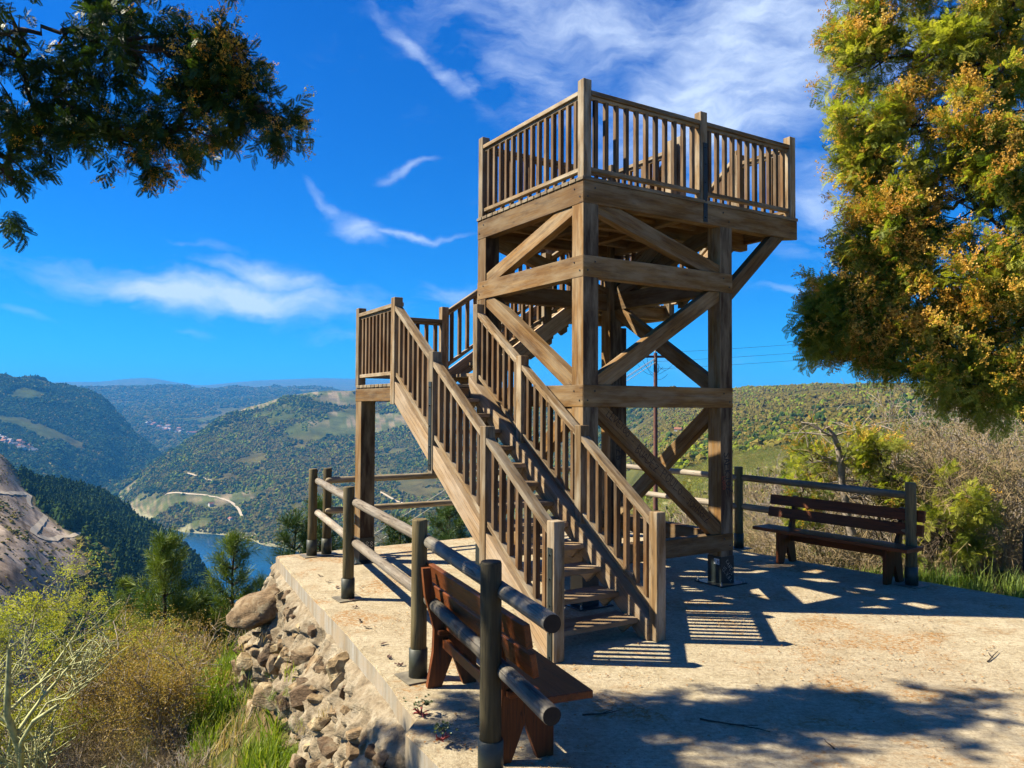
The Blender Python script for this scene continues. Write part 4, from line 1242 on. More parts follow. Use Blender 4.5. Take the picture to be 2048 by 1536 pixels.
Y, Z = 'y', 'z'
SECTIONS = {
    -1400: [(Z, -3, 10), (Z, -12, 30), (Z, -25, 80), (Z, -40, 200), (Z, -30, 500), (Z, 0, 1000), (Z, -150, 2500), (Z, 120, 4000), (Z, 150, 9000), (Z, 400, 18000), (Z, 300, 30000)],
    -500: [(Z, -3, 10), (Z, -10, 22), (Z, -24, 55), (Z, -52, 140), (Z, -70, 300), (Z, -55, 600), (Z, -30, 1000), (Z, -180, 1800), (Z, -150, 3000), (Z, 150, 4200), (Z, 100, 6500), (Y, 770, 8500), (Z, 150, 11000), (Y, 765, 18000), (Z, 300, 30000)],
    0: [(Z, -2.9, 12), (Z, -9, 22), (Z, -24, 55), (Z, -58, 140), (Z, -84, 300), (Y, 1060, 450), (Y, 965, 750), (Y, 897, 1000), (Z, -130, 1400), (Z, -200, 2200), (Y, 912, 3000), (Y, 860, 3500), (Y, 750, 4200), (Z, 60, 5500), (Z, 50, 7000), (Y, 778, 8500), (Z, 100, 11000), (Y, 768, 18000), (Z, 300, 30000)],
    60: [(Z, -2.9, 12), (Z, -9, 22), (Z, -24, 55), (Z, -62, 140), (Z, -94, 300), (Y, 1085, 450), (Y, 1010, 740), (Y, 962, 1000), (Z, -150, 1400), (Z, -230, 2200), (Y, 925, 3000), (Y, 865, 3500), (Y, 752, 4250), (Z, 60, 5500), (Z, 50, 7000), (Y, 775, 8500), (Z, 100, 11000), (Y, 768, 18000), (Z, 300, 30000)],
    110: [(Z, -2.9, 12), (Z, -9, 22), (Z, -24, 55), (Z, -64, 140), (Z, -100, 300), (Y, 1115, 460), (Y, 1040, 740), (Y, 975, 1050), (Z, -170, 1400), (Z, -260, 2200), (Y, 938, 3000), (Y, 872, 3500), (Y, 765, 4300), (Z, 30, 5500), (Z, 50, 7000), (Y, 773, 8500), (Z, 100, 11000), (Y, 763, 18000), (Z, 300, 30000)],
    200: [(Z, -2.9, 12), (Z, -9, 22), (Z, -26, 55), (Z, -68, 140), (Z, -108, 300), (Y, 1140, 520), (Y, 1065, 760), (Y, 985, 1100), (Z, -200, 1500), (Z, -305, 2300), (Z, -308, 3080), (Y, 930, 3300), (Y, 880, 3650), (Y, 785, 4300), (Z, -60, 5400), (Z, 10, 7000), (Y, 772, 8500), (Z, 100, 11000), (Y, 763, 18000), (Z, 300, 30000)],
    245: [(Z, -2.9, 12), (Z, -9, 22), (Z, -26, 55), (Z, -70, 140), (Z, -112, 300), (Y, 1155, 550), (Y, 1085, 760), (Y, 1010, 1080), (Z, -220, 1500), (Z, -308, 2000), (Z, -308, 2800), (Y, 968, 3000), (Z, -308, 3300), (Y, 900, 3700), (Y, 822, 4200), (Z, -150, 5000), (Z, -50, 6500), (Y, 771, 8500), (Z, 100, 11000), (Y, 757, 18000), (Z, 300, 30000)],
    300: [(Z, -2.9, 12), (Z, -9, 22), (Z, -26, 55), (Z, -72, 140), (Z, -118, 300), (Y, 1190, 600), (Y, 1110, 780), (Y, 1045, 1000), (Z, -250, 1400), (Z, -308, 1700), (Z, -308, 2330), (Y, 985, 2600), (Y, 932, 2950), (Z, -305, 3350), (Y, 925, 3650), (Y, 872, 4050), (Z, -300, 4500), (Y, 845, 5500), (Y, 800, 7000), (Y, 771, 8500), (Z, 100, 11000), (Y, 754, 18000), (Z, 300, 30000)],
    345: [(Z, -2.9, 12), (Z, -9, 22), (Z, -26, 55), (Z, -74, 140), (Z, -124, 300), (Z, -168, 600), (Y, 1140, 780), (Y, 1075, 970), (Z, -270, 1300), (Z, -308, 1600), (Z, -308, 2110), (Y, 1020, 2200), (Y, 960, 2600), (Y, 893, 3050), (Z, -250, 3500), (Z, -280, 4100), (Y, 880, 4800), (Y, 845, 5500), (Y, 800, 7000), (Y, 771, 8500), (Z, 100, 11000), (Y, 763, 18000), (Z, 300, 30000)],
    400: [(Z, -2.9, 12), (Z, -9, 22), (Z, -27, 55), (Z, -76, 140), (Z, -130, 300), (Z, -172, 560), (Z, -178, 720), (Y, 1120, 900), (Z, -290, 1200), (Z, -308, 1450), (Z, -308, 2010), (Y, 1025, 2110), (Y, 975, 2400), (Y, 905, 2850), (Y, 855, 3150), (Z, -200, 3800), (Y, 870, 5000), (Y, 840, 5700), (Y, 800, 7000), (Y, 772, 8500), (Z, 100, 11000), (Y, 771, 18000), (Z, 300, 30000)],
    450: [(Z, -2.9, 12), (Z, -9, 22), (Z, -28, 55), (Z, -78, 140), (Z, -134, 300), (Z, -178, 560), (Z, -182, 700), (Y, 1190, 830), (Z, -300, 1150), (Z, -308, 1350), (Z, -308, 1960), (Y, 1033, 2060), (Y, 985, 2300), (Y, 900, 2850), (Y, 822, 3200), (Z, -130, 3900), (Y, 850, 5200), (Y, 800, 7000), (Y, 772, 8500), (Z, 100, 11000), (Y, 766, 18000), (Z, 300, 30000)],
    500: [(Z, -2.6, 12), (Z, -9, 22), (Z, -29, 55), (Z, -82, 140), (Z, -140, 300), (Z, -190, 560), (Z, -225, 760), (Z, -306, 1080), (Z, -308, 1300), (Z, -308, 1870), (Y, 1048, 1980), (Y, 990, 2250), (Y, 900, 2800), (Y, 806, 3300), (Z, -60, 4000), (Z, -60, 5500), (Z, 60, 7000), (Y, 773, 8500), (Z, 100, 11000), (Y, 761, 18000), (Z, 300, 30000)],
    560: [(Z, -3.5, 14), (Z, -10, 24), (Z, -30, 55), (Z, -84, 140), (Z, -144, 300), (Z, -200, 560), (Z, -250, 760), (Z, -306, 1020), (Z, -308, 1300), (Z, -308, 1740), (Y, 1068, 1830), (Y, 1000, 2150), (Y, 895, 2750), (Y, 792, 3300), (Z, -30, 4000), (Z, -20, 5500), (Z, 80, 7000), (Y, 773, 8500), (Z, 100, 11000), (Y, 758, 18000), (Z, 300, 30000)],
    640: [(Z, -5, 16), (Z, -12, 26), (Z, -32, 55), (Z, -86, 140), (Z, -148, 300), (Z, -206, 560), (Z, -260, 760), (Z, -306, 1000), (Z, -308, 1250), (Z, -308, 1620), (Y, 1085, 1720), (Y, 1010, 2050), (Y, 895, 2700), (Y, 780, 3350), (Z, 0, 4200), (Z, 0, 5500), (Z, 100, 7000), (Y, 774, 8500), (Z, 100, 11000), (Y, 755, 18000), (Z, 300, 30000)],
    730: [(Z, -5, 17), (Z, -12, 27), (Z, -32, 55), (Z, -86, 140), (Z, -150, 300), (Z, -210, 560), (Z, -264, 760), (Z, -306, 1000), (Z, -308, 1250), (Z, -308, 1560), (Y, 1090, 1660), (Y, 1010, 2000), (Y, 890, 2700), (Y, 778, 3400), (Z, 0, 4200), (Z, 0, 5500), (Z, 100, 7000), (Z, 120, 9000), (Z, 100, 11000), (Y, 757, 18000), (Z, 300, 30000)],
    1000: [(Z, -4, 18), (Z, -10, 28), (Z, -26, 55), (Z, -66, 140), (Z, -120, 300), (Z, -180, 560), (Z, -240, 800), (Z, -306, 1100), (Z, -308, 1250), (Z, -290, 1600), (Y, 1000, 1900), (Y, 890, 2500), (Y, 778, 3200), (Z, 20, 4200), (Z, 0, 5500), (Z, 100, 9000), (Y, 768, 18000), (Z, 300, 30000)],
    1240: [(Z, -2.5, 17), (Z, -6, 28), (Z, -13, 55), (Z, -27, 120), (Z, -52, 260), (Z, -85, 480), (Z, -125, 800), (Y, 905, 1300), (Y, 850, 1800), (Y, 776, 2500), (Z, 40, 3500), (Z, 50, 9000), (Y, 772, 18000), (Z, 300, 30000)],
    1330: [(Z, -1.8, 16), (Z, -5, 28), (Z, -10, 55), (Z, -20, 120), (Z, -37, 260), (Y, 925, 480), (Y, 895, 700), (Y, 868, 950), (Y, 835, 1400), (Y, 774, 2000), (Z, 40, 3000), (Z, 50, 9000), (Z, 500, 18000), (Z, 300, 30000)],
    1480: [(Z, -1.0, 13), (Z, -2.5, 22), (Z, -6, 50), (Z, -14, 110), (Z, -25, 230), (Y, 905, 430), (Y, 870, 650), (Y, 835, 900), (Y, 800, 1250), (Y, 771, 1650), (Z, 40, 2500), (Z, 100, 9000), (Z, 450, 18000), (Z, 300, 30000)],
    1640: [(Z, -0.75, 12), (Z, -2, 22), (Z, -5, 50), (Z, -11, 110), (Z, -20, 230), (Y, 890, 400), (Y, 855, 600), (Y, 820, 830), (Y, 790, 1100), (Y, 765, 1450), (Z, 40, 2500), (Z, 100, 9000), (Z, 450, 18000), (Z, 300, 30000)],
    1900: [(Z, -0.7, 11), (Z, -1.7, 22), (Z, -4, 50), (Z, -8, 110), (Z, -15, 230), (Y, 865, 400), (Y, 835, 600), (Y, 800, 830), (Y, 765, 1350), (Z, 40, 2500), (Z, 100, 9000), (Z, 450, 18000), (Z, 300, 30000)],
    2500: [(Z, -0.7, 12), (Z, -1.2, 22), (Z, -2, 50), (Z, -4, 110), (Z, -8, 230), (Z, 5, 600), (Z, 60, 1350), (Z, 50, 2500), (Z, 100, 9000), (Z, 450, 18000), (Z, 300, 30000)],
    5000: [(Z, -0.3, 12), (Z, -0.5, 22), (Z, 1, 50), (Z, 4, 110), (Z, 8, 230), (Z, 35, 600), (Z, 80, 1350), (Z, 50, 2500), (Z, 100, 9000), (Z, 450, 18000), (Z, 300, 30000)],
}
LR = np.linspace(math.log(6), math.log(30000), 420)
_azs, _rows = [], []
for px in sorted(SECTIONS):
    pts = sorted(sec_z(px, it) for it in SECTIONS[px])
    rr_ = np.log([p[0] for p in pts]); zz_ = [p[1] for p in pts]
    _azs.append(math.atan2(px - 1024, CAM_F)); _rows.append(np.interp(LR, rr_, zz_))
_rows = np.array(_rows); _azs = np.array(_azs)
AZG = np.linspace(-1.15, 1.25, 600)
_T = np.empty((len(AZG), len(LR)))
for j in range(len(LR)): _T[:, j] = np.interp(AZG, _azs, _rows[:, j])
for axis, kk in ((0, 5), (1, 3)):
    ker = np.ones(kk) / kk
    _T = np.apply_along_axis(lambda q: np.convolve(np.pad(q, kk // 2, mode='edge'), ker, 'valid'), axis, _T)


def ground(x, y, bumps=True):
    x = np.asarray(x, float); y = np.asarray(y, float)
    r = np.maximum(np.hypot(x, y), 6.01); a = np.arctan2(x, y)
    a_ = np.clip(a, AZG[0] + 1e-6, AZG[-1] - 1e-6)
    fi = (a_ - AZG[0]) / (AZG[1] - AZG[0]); fj = np.clip((np.log(r) - LR[0]) / (LR[1] - LR[0]), 0, len(LR) - 1.001)
    i0 = fi.astype(int); j0 = fj.astype(int); fi -= i0; fj -= j0
    z = (_T[i0, j0] * (1 - fi) + _T[i0 + 1, j0] * fi) * (1 - fj) + (_T[i0, j0 + 1] * (1 - fi) + _T[i0 + 1, j0 + 1] * fi) * fj
    if bumps:
        amp = np.clip((r - 200) / 1500, 0, 1)
        rid = 1 - np.abs(fbm(x / 620, y / 620, 4, 3)) * 2.4
        near_crest = np.clip(1 - np.abs(r - 18000) / 9000, 0, 1)
        land = np.clip((z - WATER - 2) / 40, 0, 1)
        z = z + land * amp * ((rid - 0.55) * 16 + fbm(x / 170, y / 170, 3, 9) * 6) * np.clip(r / 3000, .25, 1.6) * (1 - near_crest)
        z = z + np.clip((r - 20) / 200, 0, 1) * fbm(x / 30, y / 30, 3, 21) * 1.2 * land + np.clip((r - 200) / 200, 0, 1) * fbm(x / 11, y / 11, 3, 22) * 1.3 * land
    # near the terrace: the left and far sides fall away, the right side is a grassy verge
    d = slab_dist(x, y)
    u = (x - TX) * CA + (y - TY) * SA; v = -(x - TX) * SA + (y - TY) * CA
    right = 1 / (1 + np.exp(-(u - 2.6) * 1.6)) * 1 / (1 + np.exp((v - 3.4) * 1.2))
    zl = -0.95 - 0.60 * np.maximum(d, 0) - 0.25 * np.clip(d, 0, 1) + fbm(x / 1.3, y / 1.3, 4, 40) * 0.22
    zr = -0.14 - 0.30 * np.clip(d, 0, 1.2) - 0.05 * np.maximum(d, 0) + fbm(x / 1.1, y / 1.1, 4, 50) * 0.07
    zn = zl * (1 - right) + zr * right
    zn = np.where(d < 0.05, np.minimum(zn, -0.25), zn)
    k = np.clip((r - 11) / 14, 0, 1); k = k * k * (3 - 2 * k)
    k = np.where(d < 0.3, 0, k)
    return zn * (1 - k) + z * k


def march(px, py, rmin=9.0, rmax=20000.0, off=0.0):
    """first point of the terrain on the sight line through a photo position"""
    d = pray(px, py); hd = math.hypot(d.x, d.y)
    rs = np.exp(np.linspace(math.log(rmin), math.log(rmax), 1600))
    t = rs / hd
    X, Yy, Zz = d.x * t, d.y * t, EYE + d.z * t
    g = ground(X, Yy)
    below = np.nonzero(Zz <= g)[0]
    if len(below) == 0: return None
    i = below[0]
    return Vector((X[i], Yy[i], max(g[i], WATER)))


# grid: fine inside the view, coarser beside it
az_f = np.concatenate([np.linspace(-1.9, -0.66, 50)[:-1], np.linspace(-0.66, 0.66, 560), np.linspace(0.66, 2.2, 50)[1:]])
r_f = np.exp(np.concatenate([np.linspace(math.log(1.2), math.log(60), 170)[:-1], np.linspace(math.log(60), math.log(28000), 300)]))
AA, RR = np.meshgrid(az_f, r_f, indexing='ij')
GX, GY = np.sin(AA) * RR, np.cos(AA) * RR
GZ = ground(GX.ravel(), GY.ravel()).reshape(GX.shape)
na, nr = GX.shape
verts = np.stack([GX.ravel(), GY.ravel(), GZ.ravel()], 1)
idx = np.arange(na * nr).reshape(na, nr)
faces = np.stack([idx[:-1, :-1].ravel(), idx[:-1, 1:].ravel(), idx[1:, 1:].ravel(), idx[1:, :-1].ravel()], 1)
me = mesh_from('hillside', verts, faces[:, ::-1])

# land cover, one colour per vertex
fx, fy, fz, fr, fa = verts[:, 0], verts[:, 1], verts[:, 2], RR.ravel(), AA.ravel()
PXv = 1024 + CAM_F * np.tan(np.clip(fa, -1.4, 1.4))


def soil_mask(px, r, x, y):
    """the felled slope on the near spur"""
    lim = np.interp(r, [300, 420, 520, 640, 760, 1050], [90, 150, 195, 170, 70, 40])
    m = np.clip((lim + fbm(x / 60, y / 60, 3, 5) * 30 - px) / 25, 0, 1)
    return m * ((r > 260) & (r < 1100))


n_a = fbm(fx / 260, fy / 260, 4, 61); n_b = fbm(fx / 45, fy / 45, 3, 62); n_c = fbm(fx / 900, fy / 900, 3, 63)
col = np.empty((len(fx), 3))
brush = np.array([0.085, 0.070, 0.020]); green = np.array([0.060, 0.070, 0.014]); darkg = np.array([0.034, 0.040, 0.010])
k = np.clip(n_a * 2.2 + .5, 0, 1)[:, None]
col[:] = brush * (1 - k) + green * k
k = np.clip(-n_b * 2.5 + .2, 0, 1)[:, None] * 0.5
col = col * (1 - k) + darkg * k
# open dry clearings and vineyard terraces on the sunny slopes
clear = np.clip((n_c * 1.0 + n_a * 1.2 - 0.22) * 6, 0, 1) * np.where((fr > 2900) & (PXv < 345), 0.0, np.where(fr > 3400, 0.3, 1.0)) * (fr > 300) * (fr < 4200) * (fz > WATER + 4)
stripe = (np.sin(fz * 2 * math.pi / 7.0 + n_b * 2) > 0.2)
terr = np.where(stripe[:, None], np.array([0.20, 0.155, 0.09]), np.array([0.085, 0.095, 0.032]))
col = col * (1 - clear[:, None]) + terr * clear[:, None]
sm = soil_mask(PXv, fr, fx, fy)
soil = np.array([0.27, 0.21, 0.155]) * (1 + 0.7 * n_b[:, None]) + 0.10 * fbm(fx / 14, fy / 5, 3, 64)[:, None]
soil = soil * np.where(np.sin(fz * 2 * math.pi / 9 + n_b * 3) > 0.86, 0.5, 1.0)[:, None]
col = col * (1 - sm[:, None]) + soil * sm[:, None]
shore = ((fz < WATER + 7) & (fz > WATER - 1))[:, None] * 1.0
col = col * (1 - shore) + np.array([0.25, 0.23, 0.13]) * shore
# close ground
nearv = np.clip((45 - fr) / 30, 0, 1)[:, None]
uu = (fx - TX) * CA + (fy - TY) * SA
nn = fbm(fx / .8, fy / .8, 4, 71)
lush = np.array([0.065, 0.10, 0.015]); earth = np.array([0.15, 0.105, 0.055])
kk = np.clip(nn * 2.5 + .45, 0, 1)[:, None]
close = lush * kk + earth * (1 - kk)
col = col * (1 - nearv) + close * nearv
at = me.color_attributes.new('cover', 'FLOAT_COLOR', 'POINT')
at.data.foreach_set('color', np.concatenate([np.clip(col, 0.01, 1), np.ones((len(col), 1))], 1).astype(np.float32).ravel())

m_t, t, b = new_mat('hill_ground')
ca_ = t.n('ShaderNodeAttribute', attribute_name='cover')
g_ = t.n('ShaderNodeNewGeometry'); P_ = g_.outputs['Position']
nz = t.noise(P_, 0.02, 8, 0.62); nz2 = t.noise(P_, 0.35, 6, 0.65); nz3 = t.noise(P_, 7.0, 5, 0.7)
c_ = t.mix(1.0, ca_.outputs['Color'], t.ramp(nz, [(0.3, 0.55), (0.7, 1.45)]), 'MULTIPLY')
c_ = t.mix(1.0, c_, t.ramp(nz2, [(0.3, 0.6), (0.7, 1.35)]), 'MULTIPLY')
c_ = t.mix(1.0, c_, t.ramp(nz3, [(0.3, 0.6), (0.7, 1.35)]), 'MULTIPLY')
t.l(c_, b.inputs['Base Color']); b.inputs['Roughness'].default_value = 1.0; b.inputs['Specular IOR Level'].default_value = 0.0
t.l(t.bump(nz3, 0.5, 0.05), b.inputs['Normal'])
hill = link('hillside', me, m_t, smooth=True)
tag(hill, 'wooded valley slopes falling from the viewpoint to the river and rising beyond', 'hillside', kind='structure')

# ------------------------------------------------------------------ river
nseg = 60
me = mesh_from('river', [(-7000, 600, WATER), (4000, 600, WATER), (4000, 9000, WATER), (-7000, 9000, WATER)], [(0, 1, 2, 3)])
m_w, t, b = new_mat('river_water')
tcw = t.n('ShaderNodeNewGeometry')
wn = t.noise(t.mapping(tcw.outputs['Position'], (0.12, 0.05, 1), rot=(0, 0, 0.4)), 1.0, 5, 0.6)
wn2 = t.noise(t.mapping(tcw.outputs['Position'], (0.004, 0.0015, 1)), 1.0, 4, 0.6)
t.l(t.mix(t.ramp(wn2, [(0.35, 0.0), (0.65, 1.0)]), (0.004, 0.028, 0.06), (0.006, 0.045, 0.085)), b.inputs['Base Color'])
b.inputs['Roughness'].default_value = 0.12
b.inputs['Specular IOR Level'].default_value = 0.5
t.l(t.bump(wn, 0.35, 0.4), b.inputs['Normal'])
river = link('river', me, m_w)
tag(river, 'deep blue river bending through the valley floor', 'river', kind='structure')


# ------------------------------------------------------------------ dirt tracks on the slopes
def track(pts_px, width, label, name='dirt_track', mat=None):
    P = []
    for q in pts_px:
        p = march(*q, rmin=150)
        if p is None: continue
        if P and (Vector(P[-1]) - p).length > 900: continue
        P.append(p)
    # subdivide
    Q = []
    for a, c in zip(P[:-1], P[1:]):
        m_ = max(2, int((c - a).length / 12))
        for i in range(m_): Q.append(a.lerp(c, i / m_))
    Q.append(P[-1])
    xs = np.array([q.x for q in Q]); ys = np.array([q.y for q in Q])
    for _ in range(3):
        if len(xs) > 4:
            xs[1:-1] = (xs[:-2] + xs[1:-1] * 2 + xs[2:]) / 4; ys[1:-1] = (ys[:-2] + ys[1:-1] * 2 + ys[2:]) / 4
    V, F = [], []
    for i in range(len(xs)):
        j0, j1 = max(0, i - 1), min(len(xs) - 1, i + 1)
        dx_, dy_ = xs[j1] - xs[j0], ys[j1] - ys[j0]; L = math.hypot(dx_, dy_) or 1
        nx, ny_ = -dy_ / L * width / 2, dx_ / L * width / 2
        for s in (-1, 1):
            X_, Y_ = xs[i] + nx * s, ys[i] + ny_ * s
            V.append((X_, Y_, float(ground(np.array([X_]), np.array([Y_]))[0]) + 0.5))
    for i in range(len(xs) - 1): F.append((2 * i, 2 * i + 2, 2 * i + 3, 2 * i + 1))
    me = mesh_from(name, V, F)
    o = link(name, me, mat or M_TRACK)
    tag(o, label, 'track', kind='structure')
    TRACKS.append(np.stack([xs, ys], 1))
    return o


TRACKS = []
M_TRACK = plain_mat('pale_track_dust', (0.36, 0.29, 0.20), 0.95, 0, 0.05, 0.15, 0.1)
track([(-40, 990), (0, 988), (30, 987), (62, 988), (56, 1000), (60, 1014), (80, 1026), (94, 1032), (84, 1045), (70, 1060), (64, 1072), (85, 1077), (120, 1074), (160, 1068), (180, 1066)], 3.4, 'pale dirt track bending down the felled slope')
track([(330, 990), (360, 988), (400, 990), (440, 996), (465, 1006), (478, 1020), (484, 1034)], 7, 'pale dirt track winding above the far river bank')
track([(368, 945), (390, 952), (410, 958), (425, 962)], 5, 'short pale track on the terraced far slope')
track([(760, 985), (785, 998), (800, 1005), (830, 1016)], 6, 'pale track on the slope seen behind the landing post')


# ------------------------------------------------------------------ instanced vegetation
def scatter(name, P, R, S, protos, label=None, cat=None, parent=None, kind='stuff', group=None):
    """one object that places prototype meshes on points (geometry nodes)"""
    P = np.asarray(P, np.float32); n = len(P)
    me = bpy.data.meshes.new(name + '_points')
    me.vertices.add(n); me.vertices.foreach_set('co', P.ravel())
    a = me.attributes.new('rot', 'FLOAT_VECTOR', 'POINT'); a.data.foreach_set('vector', np.asarray(R, np.float32).ravel())
    S = np.asarray(S, np.float32)
    if S.ndim == 1: S = np.repeat(S[:, None], 3, 1)
    a = me.attributes.new('scl', 'FLOAT_VECTOR', 'POINT'); a.data.foreach_set('vector', S.ravel())
    a = me.attributes.new('pick', 'INT', 'POINT'); a.data.foreach_set('value', RNG.integers(0, len(protos), n).astype(np.int32))
    o = bpy.data.objects.new(name, me); COL.objects.link(o)
    if parent: o.parent = parent
    ng = bpy.data.node_groups.new(name, 'GeometryNodeTree')
    ng.interface.new_socket('Geometry', in_out='INPUT', socket_type='NodeSocketGeometry')
    ng.interface.new_socket('Geometry', in_out='OUTPUT', socket_type='NodeSocketGeometry')
    N = ng.nodes
    gi, go = N.new('NodeGroupInput'), N.new('NodeGroupOutput')
    m2p = N.new('GeometryNodeMeshToPoints')
    iop = N.new('GeometryNodeInstanceOnPoints')
    join = N.new('GeometryNodeJoinGeometry')
    for pm in protos:
        po = PROTO.get(pm.name)
        if po is None:
            po = bpy.data.objects.new('proto_' + pm.name, pm); PROTO[pm.name] = po
        oi = N.new('GeometryNodeObjectInfo'); oi.inputs['Object'].default_value = po; oi.inputs['As Instance'].default_value = True
        ng.links.new(oi.outputs['Geometry'], join.inputs[0])
    def at_(nm, ty):
        q = N.new('GeometryNodeInputNamedAttribute'); q.data_type = ty; q.inputs['Name'].default_value = nm
        return q.outputs['Attribute']
    ng.links.new(gi.outputs[0], m2p.inputs[0])
    ng.links.new(m2p.outputs[0], iop.inputs['Points'])
    ng.links.new(join.outputs[0], iop.inputs['Instance'])
    iop.inputs['Pick Instance'].default_value = True
    ng.links.new(at_('pick', 'INT'), iop.inputs['Instance Index'])
    e2r = N.new('FunctionNodeEulerToRotation')
    ng.links.new(at_('rot', 'FLOAT_VECTOR'), e2r.inputs[0])
    ng.links.new(e2r.outputs[0], iop.inputs['Rotation'])
    ng.links.new(at_('scl', 'FLOAT_VECTOR'), iop.inputs['Scale'])
    ng.links.new(iop.outputs[0], go.inputs[0])
    md = o.modifiers.new('scatter', 'NODES'); md.node_group = ng
    if kind: o['kind'] = kind
    tag(o, label, cat, group)
    return o


PROTO = {}


def blob_tree(name, mat, seed, tall=1.0, rough=0.35, sub=2, cone=0.0):
    """far-off tree crown: lumpy, open-edged mass about 1 unit wide, standing on z=0"""
    rr = random.Random(seed)
    bm = bmesh.new()
    lumps = []
    nl = 7
    for i in range(nl):
        a = rr.uniform(0, 6.28); q = rr.uniform(0, 0.30)
        zc = rr.uniform(0.25, 0.85) * tall
        w = 0.30 if cone == 0 else 0.34 * (1 - zc / tall * cone)
        q *= (1 - cone * zc / tall)
        lumps.append((q * math.cos(a), q * math.sin(a), zc, w * rr.uniform(.75, 1.2)))
    lumps.append((0, 0, tall * .95, 0.16 if cone == 0 else 0.10)); lumps.append((0, 0, tall * 0.55, 0.34))
    for x, y, z, w in lumps:
        r = bmesh.ops.create_icosphere(bm, subdivisions=1, radius=w, matrix=Matrix.Translation((x, y, z)) @ Matrix.Rotation(rr.uniform(0, 3), 4, 'Z') @ Matrix.Diagonal((1, 1, 0.9 + 0.25 * tall, 1)))
        for v in r['verts']:
            c = Vector((x, y, z)); v.co = c + (v.co - c) * rr.uniform(1 - rough, 1 + rough)
    me = bpy.data.meshes.new(name); bm.to_mesh(me); bm.free(); me.materials.append(mat)
    return me


F_DARK = leaf_mat('far_pine', [(0.016, 0.033, 0.010), (0.028, 0.052, 0.013), (0.045, 0.070, 0.015)], 0, var=0.35)
F_BROWN = leaf_mat('far_bare_wood', [(0.074, 0.060, 0.014), (0.118, 0.102, 0.022), (0.165, 0.122, 0.034)], 0, var=0.3)
F_GREEN = leaf_mat('far_fresh_green', [(0.060, 0.088, 0.010), (0.112, 0.145, 0.013), (0.19, 0.215, 0.018)], 0, var=0.3)
for _m in (F_DARK, F_BROWN, F_GREEN):
    _b = _m.node_tree.nodes['Principled BSDF']; _b.inputs['Specular IOR Level'].default_value = 0.0; _b.inputs['Roughness'].default_value = 1.0
T_DARK = [blob_tree('far_pine_crown_%d' % i, F_DARK, i, 1.35, cone=0.75) for i in range(4)]
T_DARKB = [blob_tree('far_oak_crown_%d' % i, F_DARK, 20 + i, 0.95) for i in range(3)]
T_BROWN = [blob_tree('far_bare_crown_%d' % i, F_BROWN, 40 + i, 0.95, .45) for i in range(4)]
T_GREEN = [blob_tree('far_green_crown_%d' % i, F_GREEN, 60 + i, 1.0, .4) for i in range(3)]


def pick_points(n, px0, px1, r0, r1, power=1.0):
    a0, a1 = math.atan2(px0 - 1024, CAM_F), math.atan2(px1 - 1024, CAM_F)
    a = RNG.uniform(a0, a1, n)
    r = (r0 ** (2 * power) + (r1 ** (2 * power) - r0 ** (2 * power)) * RNG.uniform(0, 1, n)) ** (1 / (2 * power))
    return np.sin(a) * r, np.cos(a) * r, r, 1024 + CAM_F * np.tan(a)


def plant(name, n, reg, accept, size, protos, label, power=1.0, squash=(0.6, 0.95), cat='woodland', sink=0.32):
    x, y, r, px = pick_points(n, *reg, power)
    z = ground(x, y)
    keep = accept(x, y, z, r, px) & (z > WATER + 1.5)
    for T in TRACKS:      # keep the tracks clear
        cx, cy = T[:, 0].mean(), T[:, 1].mean()
        near = keep & (np.hypot(x - cx, y - cy) < 700)
        ii = np.nonzero(near)[0]
        if len(ii):
            dmin = np.full(len(ii), 1e9)
            for tx_, ty_ in T: dmin = np.minimum(dmin, np.hypot(x[ii] - tx_, y[ii] - ty_))
            keep[ii[dmin < 9]] = False
    x, y, z, r = x[keep], y[keep], z[keep], r[keep]
    k = len(x)
    s = (size[0] + (size[1] - size[0]) * RNG.uniform(0, 1, k) ** 2.0) * (1.1 + 0.9 * fbm(x / 60, y / 60, 3, 777))
    S = np.stack([s * RNG.uniform(.8, 1.2, k), s * RNG.uniform(.8, 1.2, k), s * RNG.uniform(*squash, k)], 1)
    R = np.stack([RNG.uniform(-.08, .08, k), RNG.uniform(-.08, .08, k), RNG.uniform(0, 6.28, k)], 1)
    P = np.stack([x, y, z - s * sink], 1)
    return scatter(name, P, R, S, protos, label, cat)


def patch(x, y, s, seed): return fbm(x / s, y / s, 3, seed)


def clr(x, y): return fbm(x / 900, y / 900, 3, 63) * 1.0 + fbm(x / 260, y / 260, 4, 61) * 1.2


PXv_ = None


# the pine wood on the near spur
plant('pine_wood', 22000, (30, 620, 400, 1250), lambda x, y, z, r, px: (soil_mask(px, r, x, y) < 0.3) & (px > 45) & ((r > 640) | (px > 235)),
      (5, 9), T_DARK, 'dark dense pine wood covering the spur above the river', squash=(0.8, 1.3), sink=0.3)
plant('scrub_wood', 9000, (-100, 700, 120, 640), lambda x, y, z, r, px: (soil_mask(px, r, x, y) < 0.15),
      (3, 7), T_DARKB + T_BROWN + T_GREEN[:1], 'mixed dull green scrub wood below the spur')
plant('slash_heaps', 5000, (-100, 210, 300, 1000), lambda x, y, z, r, px: soil_mask(px, r, x, y) > 0.5,
      (0.5, 2.4), T_BROWN + T_DARKB[:1], 'scattered brown stumps and brushwood on the felled slope', sink=0.12, squash=(.3, .6), cat='brushwood')
